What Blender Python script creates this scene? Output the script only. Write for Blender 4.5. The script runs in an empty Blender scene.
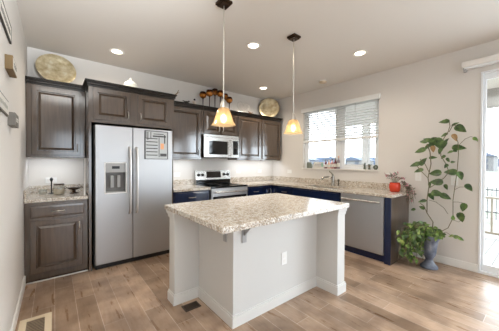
import bpy, bmesh, math, random
from mathutils import Vector, Matrix
R = math.radians
random.seed(7)
sc = bpy.context.scene
COL = sc.collection

# ------------------------------------------------------------------ camera
cam_d = bpy.data.cameras.new('camera'); cam = bpy.data.objects.new('camera', cam_d); COL.objects.link(cam)
cam_d.sensor_fit = 'HORIZONTAL'; cam_d.sensor_width = 36.0
cam_d.lens = 36.0 * 243.758 / 499.0
cam_d.clip_start = 0.02; cam_d.clip_end = 600
CAMP = Vector((0, 0, 1.323))
_y, _p, _r = R(38.725), R(-0.726), R(0.286)
_fw = Vector((math.sin(_y)*math.cos(_p), math.cos(_y)*math.cos(_p), math.sin(_p)))
_rt = Vector((math.cos(_y), -math.sin(_y), 0)); _up = _rt.cross(_fw)
_cr = _rt*math.cos(_r) + _up*math.sin(_r); _cu = _up*math.cos(_r) - _rt*math.sin(_r)
m = Matrix((_cr, _cu, -_fw)).transposed().to_4x4(); m.translation = CAMP
cam.matrix_world = m
sc.camera = cam

# ------------------------------------------------------------------ world, lights, exposure
sc.view_settings.view_transform = 'Standard'; sc.view_settings.look = 'None'
sc.view_settings.exposure = 0.80; sc.view_settings.gamma = 1.0; sc.view_settings.use_curve_mapping = False
w = bpy.data.worlds.new('world'); sc.world = w; w.use_nodes = True
bg = w.node_tree.nodes['Background']; bg.inputs[0].default_value = (0.84, 0.92, 1.0, 1); bg.inputs[1].default_value = 5.4
sc.cycles.max_bounces = 10; sc.cycles.diffuse_bounces = 5; sc.cycles.glossy_bounces = 4
sc.cycles.sample_clamp_indirect = 6.0; sc.cycles.caustics_reflective = False; sc.cycles.caustics_refractive = False

def area(name, loc, rot, sx, sy, power, color):
    d = bpy.data.lights.new(name, 'AREA'); d.shape = 'RECTANGLE'; d.size = sx; d.size_y = sy
    d.energy = power; d.color = color; d.spread = R(140)
    o = bpy.data.objects.new(name, d); o.location = loc; o.rotation_euler = rot; COL.objects.link(o); return o
def fill_spot(name, loc, target, power, color, deg):
    d = bpy.data.lights.new(name, 'SPOT'); d.energy = power; d.color = color; d.spot_size = R(deg); d.spot_blend = 1.0; d.shadow_soft_size = 0.15
    o = bpy.data.objects.new(name, d); o.location = loc; o.rotation_euler = (Vector(target)-Vector(loc)).to_track_quat('-Z', 'Y').to_euler(); COL.objects.link(o)
area('daylight_patio_door', (4.3, -0.70, 1.15), (0, R(90), 0), 2.0, 1.6, 38, (0.80, 0.90, 1.0))
fill_spot('added_ceiling_fill', (0.3, -0.25, 1.85), (0.12, 0.95, 2.756), 350, (0.90, 0.96, 1.0), 74)  # added spot behind the camera, fills the room off the ceiling

# ------------------------------------------------------------------ helpers
def lin(c):
    c = c/255.0
    return c/12.92 if c <= 0.04045 else ((c+0.055)/1.055)**2.4
def rgb(r, g, b): return (lin(r), lin(g), lin(b), 1)

def mat(name, col, rough=0.5, metal=0.0, **kw):
    m = bpy.data.materials.new(name); m.use_nodes = True
    b = m.node_tree.nodes['Principled BSDF']
    b.inputs['Base Color'].default_value = col; b.inputs['Roughness'].default_value = rough; b.inputs['Metallic'].default_value = metal
    for k, v in kw.items(): b.inputs[k.replace('_', ' ')].default_value = v
    return m
def N(m, t, **props):
    n = m.node_tree.nodes.new(t)
    for k, v in props.items(): setattr(n, k, v)
    return n
def L(m, a, b): m.node_tree.links.new(a, b)
def bsdf(m): return m.node_tree.nodes['Principled BSDF']
def ramp(m, stops, interp='LINEAR'):
    n = N(m, 'ShaderNodeValToRGB'); e = n.color_ramp.elements; n.color_ramp.interpolation = interp
    while len(e) < len(stops): e.new(0.5)
    for s, (p, c) in zip(e, stops): s.position = p; s.color = c
    return n
def coords(m, scale=(1, 1, 1), rot=(0, 0, 0)):
    t = N(m, 'ShaderNodeTexCoord'); mp = N(m, 'ShaderNodeMapping')
    mp.inputs['Scale'].default_value = scale; mp.inputs['Rotation'].default_value = rot
    g = N(m, 'ShaderNodeNewGeometry'); L(m, g.outputs['Position'], mp.inputs['Vector'])
    return mp.outputs['Vector']
def noise(m, vec, scale, detail=3, rough=0.5):
    n = N(m, 'ShaderNodeTexNoise'); n.inputs['Scale'].default_value = scale; n.inputs['Detail'].default_value = detail
    n.inputs['Roughness'].default_value = rough; L(m, vec, n.inputs['Vector']); return n
def mixc(m, fac, a, b, mode='MIX'):
    n = N(m, 'ShaderNodeMix', data_type='RGBA', blend_type=mode)
    for sock, v in ((n.inputs[0], fac), (n.inputs[6], a), (n.inputs[7], b)):
        if hasattr(v, 'is_output'): L(m, v, sock)
        else: sock.default_value = v
    return n.outputs[2]
def bump(m, h, strength, dist=0.01):
    n = N(m, 'ShaderNodeBump'); n.inputs['Strength'].default_value = strength; n.inputs['Distance'].default_value = dist
    L(m, h, n.inputs['Height']); L(m, n.outputs[0], bsdf(m).inputs['Normal'])

# ---- materials
def wall_paint(name, col):
    m = mat(name, col, 0.75); v = coords(m); n = noise(m, v, 90, 3); bump(m, n.outputs[0], 0.08, 0.003); return m
M_wall = wall_paint('greige_wall_paint', rgb(224, 219, 213))
M_island = wall_paint('pale_gray_island_paint', rgb(211, 209, 205))
M_itrim = mat('island_trim_paint', rgb(222, 220, 216), 0.45)
M_ceil = wall_paint('ceiling_paint', rgb(228, 222, 215))
M_white = mat('white_trim_paint', rgb(238, 235, 230), 0.4)
M_vinyl = mat('white_vinyl', rgb(236, 238, 240), 0.35)
M_blind = mat('white_blind', rgb(236, 236, 234), 0.5)
M_slat = bpy.data.materials.new('translucent_slat'); M_slat.use_nodes = True
_t = N(M_slat, 'ShaderNodeBsdfTranslucent'); _t.inputs[0].default_value = rgb(230, 232, 234); _x = N(M_slat, 'ShaderNodeMixShader'); _x.inputs[0].default_value = 0.2
bsdf(M_slat).inputs['Base Color'].default_value = rgb(246, 246, 244)
L(M_slat, bsdf(M_slat).outputs[0], _x.inputs[1]); L(M_slat, _t.outputs[0], _x.inputs[2]); L(M_slat, _x.outputs[0], M_slat.node_tree.nodes['Material Output'].inputs[0])

def cabinet_paint(name, c1, c2, rough, coat):
    m = mat(name, c1, rough); v = coords(m, (14, 14, 1.2)); n = noise(m, v, 3.0, 4)
    r = ramp(m, [(0.3, c1), (0.75, c2)]); L(m, n.outputs[0], r.inputs[0]); L(m, r.outputs[0], bsdf(m).inputs['Base Color'])
    bsdf(m).inputs['Coat Weight'].default_value = coat; bsdf(m).inputs['Coat Roughness'].default_value = 0.12; bsdf(m).inputs['Coat IOR'].default_value = 2.0; bsdf(m).inputs['Specular IOR Level'].default_value = 0.1
    return m
M_esp = cabinet_paint('espresso_stained_wood', rgb(66, 49, 35), rgb(84, 65, 48), 0.42, 0.9)
M_crown = cabinet_paint('dark_crown_stain', rgb(26, 21, 18), rgb(36, 29, 24), 0.4, 0.3)
M_bluecast = cabinet_paint('blue_daylight_cast_wood', rgb(13, 26, 56), rgb(18, 33, 68), 0.4, 0.3)  # blue daylight cast on the espresso cabinets, put into the base colour

def granite():
    m = mat('speckled_granite', (1, 1, 1, 1), 0.17); v = coords(m)
    n1 = noise(m, v, 22, 5, 0.65); r1 = ramp(m, [(0.30, rgb(146, 128, 108)), (0.43, rgb(190, 176, 158)), (0.6, rgb(222, 215, 205)), (0.8, rgb(196, 180, 160))])
    L(m, n1.outputs[0], r1.inputs[0])
    vo = N(m, 'ShaderNodeTexVoronoi'); vo.inputs['Scale'].default_value = 165; L(m, v, vo.inputs['Vector'])
    sep = N(m, 'ShaderNodeSeparateColor'); L(m, vo.outputs['Color'], sep.inputs[0])
    rd = ramp(m, [(0.0, (1, 1, 1, 1)), (0.10, (1, 1, 1, 1)), (0.16, (0, 0, 0, 1))]); L(m, sep.outputs[0], rd.inputs[0])
    c = mixc(m, rd.outputs[0], r1.outputs[0], rgb(118, 108, 99))
    rw = ramp(m, [(0.0, (1, 1, 1, 1)), (0.18, (1, 1, 1, 1)), (0.24, (0, 0, 0, 1))]); L(m, sep.outputs[1], rw.inputs[0])
    c = mixc(m, rw.outputs[0], c, rgb(240, 238, 232))
    rg = ramp(m, [(0.0, (1, 1, 1, 1)), (0.14, (1, 1, 1, 1)), (0.20, (0, 0, 0, 1))]); L(m, sep.outputs[2], rg.inputs[0])
    c = mixc(m, rg.outputs[0], c, rgb(166, 146, 122))
    L(m, c, bsdf(m).inputs['Base Color']); return m
M_gran = granite()

def floor_mat():
    m = mat('wood_plank_floor', (1, 1, 1, 1), 0.32); v = coords(m, (1, 1, 1), (0, 0, R(90)))
    b = N(m, 'ShaderNodeTexBrick'); b.offset = 0.37; b.squash = 1.0
    b.inputs['Scale'].default_value = 1.0; b.inputs['Brick Width'].default_value = 0.95; b.inputs['Row Height'].default_value = 0.155
    b.inputs['Mortar Size'].default_value = 0.0022; b.inputs['Mortar Smooth'].default_value = 0.2; b.inputs['Bias'].default_value = 0.0
    b.inputs['Color1'].default_value = rgb(208, 180, 156); b.inputs['Color2'].default_value = rgb(164, 138, 115); b.inputs['Mortar'].default_value = rgb(222, 204, 188)
    L(m, v, b.inputs['Vector'])
    v2 = coords(m, (9, 1.3, 1)); n = noise(m, v2, 2.2, 6, 0.6)
    r = ramp(m, [(0.30, rgb(228, 216, 204)), (0.5, (1, 1, 1, 1)), (0.75, rgb(232, 220, 208))]); L(m, n.outputs[0], r.inputs[0])
    c = mixc(m, 0.85, b.outputs[0], r.outputs[0], 'MULTIPLY')
    v3 = coords(m); n3 = noise(m, v3, 3.5, 4); r3 = ramp(m, [(0.36, rgb(186, 180, 176)), (0.62, (1, 1, 1, 1))]); L(m, n3.outputs[0], r3.inputs[0])
    c = mixc(m, 0.8, c, r3.outputs[0], 'MULTIPLY')
    L(m, c, bsdf(m).inputs['Base Color'])
    rr = ramp(m, [(0.3, (0.24, 0.24, 0.24, 1)), (0.7, (0.42, 0.42, 0.42, 1))]); L(m, n.outputs[0], rr.inputs[0]); L(m, rr.outputs[0], bsdf(m).inputs['Roughness'])
    bump(m, n.outputs[0], 0.12, 0.004); return m
M_floor = floor_mat()

def steel(name, col, rough, sc_):
    m = mat(name, col, rough, 0.85); v = coords(m, sc_); n = noise(m, v, 6, 3)
    r = ramp(m, [(0.3, (rough*0.85,)*3+(1,)), (0.7, (rough*1.2,)*3+(1,))]); L(m, n.outputs[0], r.inputs[0]); L(m, r.outputs[0], bsdf(m).inputs['Roughness'])
    return m
M_steel = steel('brushed_stainless_steel', rgb(186, 186, 187), 0.40, (2, 2, 90))
M_steel2 = steel('satin_steel', rgb(205, 204, 201), 0.25, (60, 60, 60))
M_alu = mat('satin_aluminium', rgb(222, 222, 222), 0.35, 0.55)
M_nickel = mat('brushed_nickel', rgb(205, 200, 192), 0.28, 1.0)
M_chrome = mat('polished_chrome', rgb(168, 164, 156), 0.12, 1.0)
M_black = mat('black_plastic', rgb(22, 22, 24), 0.4)
M_bglass = mat('black_glass', rgb(12, 12, 14), 0.06)
M_dgray = mat('dark_gray_plastic', rgb(70, 70, 72), 0.45)
M_lgray = mat('light_gray_plastic', rgb(168, 168, 168), 0.4)
M_plate = mat('white_cover_plate', rgb(240, 239, 236), 0.35)
M_bronze = mat('dark_bronze', rgb(70, 52, 38), 0.3, 0.9)
M_beige = mat('beige_metal', rgb(226, 208, 180), 0.5)
M_brown = mat('brown_metal', rgb(74, 60, 48), 0.5)
M_gold = None
def hammered():
    m = mat('hammered_champagne_metal', rgb(202, 184, 144), 0.34, 0.5); v = coords(m)
    n = noise(m, v, 14, 4, 0.6); r = ramp(m, [(0.35, rgb(190, 172, 132)), (0.55, rgb(222, 208, 174)), (0.7, rgb(240, 234, 214))])
    L(m, n.outputs[0], r.inputs[0]); L(m, r.outputs[0], bsdf(m).inputs['Base Color'])
    n2 = noise(m, v, 45, 3); bump(m, n2.outputs[0], 0.5, 0.006); return m
M_gold = hammered()

def glass_pane():
    m = bpy.data.materials.new('window_glass'); m.use_nodes = True; nt = m.node_tree; nt.nodes.clear()
    o = nt.nodes.new('ShaderNodeOutputMaterial'); t = nt.nodes.new('ShaderNodeBsdfTransparent'); g = nt.nodes.new('ShaderNodeBsdfGlossy')
    t.inputs[0].default_value = (0.97, 0.985, 0.99, 1); g.inputs['Roughness'].default_value = 0.02
    x = nt.nodes.new('ShaderNodeMixShader'); x.inputs[0].default_value = 0.05
    nt.links.new(t.outputs[0], x.inputs[1]); nt.links.new(g.outputs[0], x.inputs[2]); nt.links.new(x.outputs[0], o.inputs[0]); return m
M_glass = glass_pane()
def tinted_glass(name, col, tw, dif=0.45):
    m = bpy.data.materials.new(name); m.use_nodes = True; nt = m.node_tree; nt.nodes.clear()
    o = nt.nodes.new('ShaderNodeOutputMaterial'); t = nt.nodes.new('ShaderNodeBsdfTransparent'); t.inputs[0].default_value = col
    tr = nt.nodes.new('ShaderNodeBsdfTranslucent'); tr.inputs[0].default_value = col
    df = nt.nodes.new('ShaderNodeBsdfDiffuse'); df.inputs[0].default_value = col
    g = nt.nodes.new('ShaderNodeBsdfGlossy'); g.inputs['Roughness'].default_value = 0.08
    x0 = nt.nodes.new('ShaderNodeMixShader'); x0.inputs[0].default_value = dif
    nt.links.new(tr.outputs[0], x0.inputs[1]); nt.links.new(df.outputs[0], x0.inputs[2])
    x1 = nt.nodes.new('ShaderNodeMixShader'); x1.inputs[0].default_value = tw
    nt.links.new(x0.outputs[0], x1.inputs[1]); nt.links.new(t.outputs[0], x1.inputs[2])
    x2 = nt.nodes.new('ShaderNodeMixShader'); x2.inputs[0].default_value = 0.07
    nt.links.new(x1.outputs[0], x2.inputs[1]); nt.links.new(g.outputs[0], x2.inputs[2]); nt.links.new(x2.outputs[0], o.inputs[0]); return m
M_shade = tinted_glass('amber_swirl_glass', rgb(246, 230, 202), 0.72)
M_clear = tinted_glass('clear_glass', rgb(240, 242, 240), 0.8)
M_clear2 = tinted_glass('frosty_glass', rgb(246, 247, 244), 0.5)
M_amber = mat('amber_mercury_glass', rgb(172, 106, 36), 0.15, 0.45)
M_amberd = mat('dark_amber_rim', rgb(66, 30, 14), 0.2, 0.2)
def emit(name, col, s):
    m = mat(name, (0.8, 0.8, 0.8, 1), 0.5); b = bsdf(m); b.inputs['Emission Color'].default_value = col; b.inputs['Emission Strength'].default_value = s; return m
M_bulb = emit('warm_bulb', rgb(255, 236, 200), 6.0)
M_lens = emit('lit_lens', rgb(255, 238, 212), 4.0)
M_leaf = None
def leaf_mat(name, c1, c2, c3):
    m = mat(name, c1, 0.4); v = coords(m); n = noise(m, v, 16, 2); r = ramp(m, [(0.35, c1), (0.5, c2), (0.68, c3)])
    L(m, n.outputs[0], r.inputs[0]); L(m, r.outputs[0], bsdf(m).inputs['Base Color']); return m
M_leaf = leaf_mat('green_leaf', rgb(40, 64, 30), rgb(70, 96, 46), rgb(100, 126, 66))
M_leafb = leaf_mat('bright_variegated_leaf', rgb(70, 104, 42), rgb(112, 144, 62), rgb(178, 192, 118))
M_leafy = mat('yellowed_leaf', rgb(158, 124, 78), 0.5)
M_stem = mat('plant_stem', rgb(112, 104, 76), 0.6)
M_soil = mat('potting_soil', rgb(48, 38, 30), 0.9)
def urn_mat():
    m = mat('weathered_slate_resin', rgb(92, 100, 118), 0.55); v = coords(m); n = noise(m, v, 12, 4)
    r = ramp(m, [(0.35, rgb(72, 80, 100)), (0.6, rgb(118, 124, 138)), (0.75, rgb(160, 162, 168))]); L(m, n.outputs[0], r.inputs[0]); L(m, r.outputs[0], bsdf(m).inputs['Base Color']); return m
M_urn = urn_mat()
M_red = mat('red_glazed_ceramic', rgb(206, 62, 34), 0.2)
M_flower = mat('pink_blossom', rgb(196, 138, 150), 0.6)
M_dleaf = mat('dusty_dark_leaf', rgb(98, 100, 84), 0.6)

# ---- mesh building
class MB:
    def __init__(s): s.bm = bmesh.new()
    def box(s, x0, x1, y0, y1, z0, z1):
        v = [s.bm.verts.new((x, y, z)) for z in (z0, z1) for y in (y0, y1) for x in (x0, x1)]
        for f in ((0, 2, 3, 1), (4, 5, 7, 6), (0, 1, 5, 4), (2, 6, 7, 3), (0, 4, 6, 2), (1, 3, 7, 5)): s.bm.faces.new([v[i] for i in f])
        return s
    def quadloop(s, loops, close_ends=True):
        rows = [[s.bm.verts.new(p) for p in lp] for lp in loops]
        n = len(rows[0])
        for a, b in zip(rows, rows[1:]):
            for i in range(n): s.bm.faces.new((a[i], a[(i+1) % n], b[(i+1) % n], b[i]))
        if close_ends:
            s.bm.faces.new(rows[0]); s.bm.faces.new(rows[-1])
        return s
    def tube(s, pts, rad, seg=8, caps=True):
        pts = [Vector(p) for p in pts]; loops = []
        rads = rad if isinstance(rad, (list, tuple)) else [rad]*len(pts)
        ref = None
        for i, p in enumerate(pts):
            d = (pts[min(i+1, len(pts)-1)] - pts[max(i-1, 0)])
            if d.length < 1e-9: d = Vector((0, 0, 1))
            d.normalize()
            if ref is None: ref = Vector((0, 0, 1)) if abs(d.z) < 0.9 else Vector((1, 0, 0))
            u = d.cross(ref)
            if u.length < 1e-5: u = d.cross(Vector((0, 1, 0)))
            u.normalize(); v = d.cross(u).normalized(); ref = u.cross(d)
            loops.append([p + (u*math.cos(2*math.pi*k/seg) + v*math.sin(2*math.pi*k/seg))*rads[i] for k in range(seg)])
        return s.quadloop(loops, caps)
    def lathe(s, prof, c, seg=28, sq=None, rot=0, caps=True):
        loops = []
        for r, z in prof:
            lp = []
            for k in range(seg):
                a = 2*math.pi*k/seg; q = 1.0
                if sq: q = (abs(math.cos(a))**sq + abs(math.sin(a))**sq)**(-1.0/sq)
                lp.append((c[0] + r*q*math.cos(a+rot), c[1] + r*q*math.sin(a+rot), c[2] + z))
            loops.append(lp)
        return s.quadloop(loops, caps)
    def sphere(s, c, rx, ry=None, rz=None, seg=16, rings=10):
        ry = ry or rx; rz = rz or rx
        loops = []
        for i in range(rings+1):
            t = math.pi*(i+0.02)/(rings+0.04) - math.pi/2
            loops.append([(c[0]+rx*math.cos(t)*math.cos(2*math.pi*k/seg), c[1]+ry*math.cos(t)*math.sin(2*math.pi*k/seg), c[2]+rz*math.sin(t)) for k in range(seg)])
        return s.quadloop(loops)
    def cells(s, us, vs, inc, d0, d1, mp):
        # slab of grid cells with holes: mp(u, v, d) -> point
        V = {}
        def g(i, j, k):
            if (i, j, k) not in V: V[(i, j, k)] = s.bm.verts.new(mp(us[i], vs[j], (d0, d1)[k]))
            return V[(i, j, k)]
        nu, nv = len(us)-1, len(vs)-1
        I = lambda i, j: 0 <= i < nu and 0 <= j < nv and inc(i, j)
        for i in range(nu):
            for j in range(nv):
                if not I(i, j): continue
                for k in (0, 1): s.bm.faces.new((g(i, j, k), g(i+1, j, k), g(i+1, j+1, k), g(i, j+1, k)))
                for (di, dj, a, b) in ((-1, 0, (i, j), (i, j+1)), (1, 0, (i+1, j), (i+1, j+1)), (0, -1, (i, j), (i+1, j)), (0, 1, (i, j+1), (i+1, j+1))):
                    if not I(i+di, j+dj): s.bm.faces.new((g(*a, 0), g(*b, 0), g(*b, 1), g(*a, 1)))
        return s
    def poly(s, pts, ext):
        a = [Vector(p) for p in pts]; e = Vector(ext)
        return s.quadloop([a, [p+e for p in a]])
    def leaf(s, base, d, up, ln, wd, fold=0.18, curl=0.15):
        d = Vector(d).normalized(); up = Vector(up); up = (up - d*up.dot(d)).normalized(); side = d.cross(up)
        prof = [(0, 0.0), (0.06, 0.62), (0.2, 0.95), (0.4, 1.0), (0.62, 0.78), (0.82, 0.42), (1.0, 0.0)]
        base = Vector(base); mid = []; lf = []; rt = []
        for t, q in prof:
            c = base + d*(ln*t) - up*(curl*ln*t*t)
            mid.append(s.bm.verts.new(c))
            if q > 0:
                hw = wd*0.5*q
                lf.append(s.bm.verts.new(c + side*hw + up*(fold*hw))); rt.append(s.bm.verts.new(c - side*hw + up*(fold*hw)))
            else: lf.append(mid[-1]); rt.append(mid[-1])
        for i in range(len(prof)-1):
            for e in (lf, rt):
                f = [mid[i], mid[i+1], e[i+1], e[i]]; u = []
                for v in f:
                    if v not in u: u.append(v)
                if len(u) >= 3: s.bm.faces.new(u)
        return s
    def build(s, name, m, parent=None, bevel=0, smooth=False, fix=True):
        if fix: bmesh.ops.recalc_face_normals(s.bm, faces=s.bm.faces[:])
        me = bpy.data.meshes.new(name); s.bm.to_mesh(me); s.bm.free()
        o = bpy.data.objects.new(name, me); COL.objects.link(o); me.materials.append(m)
        if parent:
            off = Vector(); p = parent
            while p: off += p.location; p = p.parent
            me.transform(Matrix.Translation(-off)); o.parent = parent
        if smooth:
            for f in me.polygons: f.use_smooth = True
            if smooth != 'all': me.set_sharp_from_angle(angle=R(40))
        if bevel:
            b = o.modifiers.new('bevel', 'BEVEL'); b.width = bevel; b.segments = 2; b.limit_method = 'ANGLE'; b.angle_limit = R(40)
        return o
def tag(o, label=None, cat=None, group=None, kind=None):
    if label: o['label'] = label
    if cat: o['category'] = cat
    if group: o['group'] = group
    if kind: o['kind'] = kind
    return o
def thing(name, label, cat, loc=(0, 0, 0), group=None):
    o = bpy.data.objects.new(name, None); COL.objects.link(o); o.location = loc; o.empty_display_size = 0.1
    return tag(o, label, cat, group)
def struct(o, label=None): o['kind'] = 'structure'; (label and tag(o, label)); return o
def copy_thing(o, loc, label):
    r = o.copy(); COL.objects.link(r); r.location = loc; r['label'] = label
    for ch in list(o.children):
        c = ch.copy(); COL.objects.link(c); c.parent = r
        for g in list(ch.children):
            d = g.copy(); COL.objects.link(d); d.parent = c
    return r
def at(px, py, axis, val):
    d = _fw + _cr*((px-249.5)/243.758) + _cu*((165.5-py)/243.758)
    return CAMP + d*((val-CAMP[axis])/d[axis])

XL, XR, YB, ZC, YR = -0.255, 4.004, 4.136, 2.756, -4.2
WT = 0.15
# ------------------------------------------------------------------ the room
struct(MB().box(XL-WT, XR+WT, YR-WT, YB+WT, -0.1, 0).build('floor', M_floor))
struct(MB().box(XL-WT, XR+WT, YR-WT, YB+WT, ZC, ZC+0.1).build('ceiling', M_ceil))
struct(MB().box(XL-WT, XL, YR-WT, YB+WT, 0, ZC).build('wall_left', M_wall))
struct(MB().box(XL, XR, YB, YB+WT, 0, ZC).build('wall_back', M_wall))
WY0, WY1, WZ0, WZ1 = 1.735, 3.225, 1.215, 2.39         # kitchen window opening
DY0, DY1, DZ1 = -1.40, 0.557, 2.42                     # patio door opening
SY0, SY1 = -3.6, -1.9                                   # side window behind
us = [YR, SY0, SY1, DY0, DY1, WY0, WY1, YB]; vs = [0, 0.7, WZ0, 2.2, WZ1, DZ1, ZC]
def inc(i, j):
    if i == 3 and j < 5: return False
    if i == 5 and 2 <= j < 4: return False
    if i == 1 and 1 <= j < 3: return False
    return True
struct(MB().cells(us, vs, inc, XR, XR+WT, lambda u, v, d: (d, u, v)).build('wall_right', M_wall))
us = [XL, 0.0, 1.9, 2.0, 3.8, XR]; vs = [0, 0.1, 2.4, ZC]
struct(MB().cells(us, vs, lambda i, j: not (i in (1, 3) and j == 1), YR-WT, YR, lambda u, v, d: (u, d, v)).build('wall_rear', M_wall))

def baseboard(name, x0, x1, y0, y1):
    struct(MB().box(x0, x1, y0, y1, 0, 0.1).build(name, M_white, bevel=0.006))
baseboard('baseboard_left', XL, XL+0.014, YR, 3.52)
baseboard('baseboard_right', XR-0.014, XR, DY1, 1.29)
baseboard('baseboard_right_far', XR-0.014, XR, YR, DY0-0.04)

def window_struct(name, y0, y1, z0, z1, xg, mull=None):
    root = struct(thing(name, None, None, (XR, (y0+y1)/2, z0))); f = 0.045
    b = MB()
    for (a, c, e, g) in ((y0, y1, z0, z0+f), (y0, y1, z1-f, z1), (y0, y0+f, z0+f, z1-f), (y1-f, y1, z0+f, z1-f)): b.box(xg-0.03, xg+0.04, a, c, e, g)
    b.build('window_frame', M_vinyl, root, 0.004)
    mid = mull or (y0+y1)/2
    b = MB().box(xg-0.025, xg+0.035, mid-0.06, mid+0.06, z0+f, z1-f); b.build('mullion', M_vinyl, root, 0.004)
    for a, c in ((y0+f, mid-0.06), (mid+0.06, y1-f)):
        s_ = MB(); w_ = 0.035
        for (p, q, e, g) in ((a, c, z0+f, z0+f+w_), (a, c, z1-f-w_, z1-f), (a, a+w_, z0+f+w_, z1-f-w_), (c-w_, c, z0+f+w_, z1-f-w_)): s_.box(xg-0.015, xg+0.02, p, q, e, g)
        sash = s_.build('sash', M_vinyl, root, 0.003)
        MB().box(xg, xg+0.006, a+w_-0.004, c-w_+0.004, z0+f+w_-0.004, z1-f-w_+0.004).build('pane', M_glass, sash)
    return root
win = window_struct('window_1', WY0, WY1, WZ0, WZ1, 4.085, 2.44)
MB().box(XR-0.03, 4.055, WY0-0.015, WY1+0.015, WZ0-0.02, WZ0+0.001).build('sill', M_white, win, 0.004)
window_struct('window_2', SY0, SY1, 0.7, 2.2, 4.085)

M_diffuser = bpy.data.materials.new('rear_light_diffuser'); M_diffuser.use_nodes = True; M_diffuser.node_tree.nodes.clear()
_t = N(M_diffuser, 'ShaderNodeBsdfTranslucent'); _t.inputs[0].default_value = (0.45, 0.46, 0.47, 1); _o = N(M_diffuser, 'ShaderNodeOutputMaterial'); L(M_diffuser, _t.outputs[0], _o.inputs[0])
rw = struct(thing('window_3', None, None, (1.9, YR, 0.1)))
for x0_, x1_ in ((0.0, 1.9), (2.0, 3.8)):
    b = MB()
    for k in range(38):
        xa = x0_+(x1_-x0_)*k/38; xb = x0_+(x1_-x0_)*(k+1)/38; ya = YR-0.10+0.012*(k % 2); yb = YR-0.10+0.012*((k+1) % 2)
        b.bm.faces.new([b.bm.verts.new(p) for p in ((xa, ya, 0.11), (xb, yb, 0.11), (xb, yb, 2.39), (xa, ya, 2.39))])
    b.build('added_diffuser', M_diffuser, rw)  # unseen translucent sheet, added to spread and dim the rear daylight
# sliding patio door
dr = struct(thing('door_1', None, None, (XR, (DY0+DY1)/2, 0)))
b = MB(); f = 0.02
b.box(XR-0.012, XR+WT, DY1-f, DY1, 0.02, DZ1); b.box(XR-0.012, XR+WT, DY0, DY0+f, 0.02, DZ1); b.box(XR-0.012, XR+WT, DY0+f, DY1-f, DZ1-f, DZ1); b.box(XR-0.012, XR+WT, DY0, DY1, 0.0, 0.03)
b.build('door_frame', M_vinyl, dr, 0.004)
for (a, c, xg) in ((-0.44, DY1-f-0.002, XR+0.05), (DY0+f+0.002, -0.36, XR+0.10)):
    s_ = MB(); w_ = 0.024
    for (p, q, e, g) in ((a, c, 0.03, 0.11), (a, c, DZ1-f-0.07, DZ1-f), (a, a+w_, 0.11, DZ1-f-0.07), (c-w_, c, 0.11, DZ1-f-0.07)): s_.box(xg-0.02, xg+0.02, p, q, e, g)
    s = s_.build('sash', M_vinyl, dr, 0.003)
    MB().box(xg-0.003, xg+0.003, a+w_-0.004, c-w_+0.004, 0.106, DZ1-f-0.066).build('pane', M_glass, s)

# ------------------------------------------------------------------ exterior
M_deck = mat('pale_deck_boards', rgb(214, 210, 204), 0.7); _v = coords(M_deck, (1, 1, 1)); _b = N(M_deck, 'ShaderNodeTexBrick')
_b.inputs['Scale'].default_value = 1; _b.inputs['Brick Width'].default_value = 4; _b.inputs['Row Height'].default_value = 0.14; _b.inputs['Mortar Size'].default_value = 0.006
_b.inputs['Color1'].default_value = rgb(170, 167, 162); _b.inputs['Color2'].default_value = rgb(158, 155, 150); _b.inputs['Mortar'].default_value = rgb(110, 108, 104); L(M_deck, _v, _b.inputs['Vector']); L(M_deck, _b.outputs[0], bsdf(M_deck).inputs['Base Color'])
M_rail = mat('tan_painted_rail', rgb(150, 138, 121), 0.6)
M_soffit = mat('porch_ceiling_paint', rgb(214, 206, 196), 0.7)
M_beam = mat('taupe_porch_paint', rgb(136, 130, 123), 0.7)
M_ground = mat('dry_winter_grass', rgb(190, 188, 172), 0.9); _v = coords(M_ground); _n = noise(M_ground, _v, 0.8, 5); _r = ramp(M_ground, [(0.35, rgb(84, 88, 68)), (0.55, rgb(108, 106, 98)), (0.7, rgb(130, 130, 129))]); L(M_ground, _n.outputs[0], _r.inputs[0]); L(M_ground, _r.outputs[0], bsdf(M_ground).inputs['Base Color'])
struct(MB().box(4.16, 260, -140, 320, -1.0, -0.8).build('ground', M_ground))
struct(MB().box(4.156, 7.2, -4.2, 4.15, -0.34, -0.2).build('deck', M_deck))
struct(MB().box(4.156, 7.35, -4.2, 4.2, 2.85, 2.95).build('porch_ceiling', M_soffit))
struct(MB().box(6.95, 7.15, -4.2, 4.15, 2.48, 2.85).build('porch_beam', M_beam))
pp = thing('porch_post', 'square taupe porch post outside the kitchen window', 'post', (7.05, 3.4, -0.2))
MB().box(6.97, 7.13, 3.31, 3.49, -0.2, 2.48).build('shaft', M_beam, pp, 0.005); MB().box(6.94, 7.16, 3.28, 3.52, -0.2, 0.0).build('plinth', M_beam, pp, 0.005)
rl = thing('deck_railing', 'tan wooden deck railing with square balusters outside the patio door', 'railing', (7.0, 0, -0.2))
MB().box(6.96, 7.08, -4.1, 3.27, 0.60, 0.64).build('top_rail', M_rail, rl, 0.004); MB().box(6.99, 7.05, -4.1, 3.27, -0.13, -0.08).build('bottom_rail', M_rail, rl, 0.004)
for yy in (-4.05, -1.9, -0.4, 1.15, 2.2): MB().box(6.975, 7.065, yy-0.045, yy+0.045, -0.2, 0.7).build('post', M_rail, rl, 0.004)
k = -1.3
while k < 3.2:
    MB().box(7.005, 7.035, k-0.016, k+0.016, -0.08, 0.60).build('baluster', M_rail, rl); k += 0.13
M_iron = mat('black_iron', rgb(34, 34, 36), 0.5)
fe = thing('metal_fence', 'black metal picket fence beyond the deck railing', 'fence', (13, 1, -0.8))
b = MB().box(12.98, 13.02, -1, 9, 0.30, 0.34).box(12.98, 13.02, -1, 9, -0.55, -0.51); b.build('rail', M_iron, fe)
b = MB(); k = -0.95
while k < 9: b.box(12.99, 13.01, k-0.01, k+0.01, -0.8, 0.42); k += 0.12
b.build('pickets', M_iron, fe)['kind'] = 'stuff'
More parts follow.
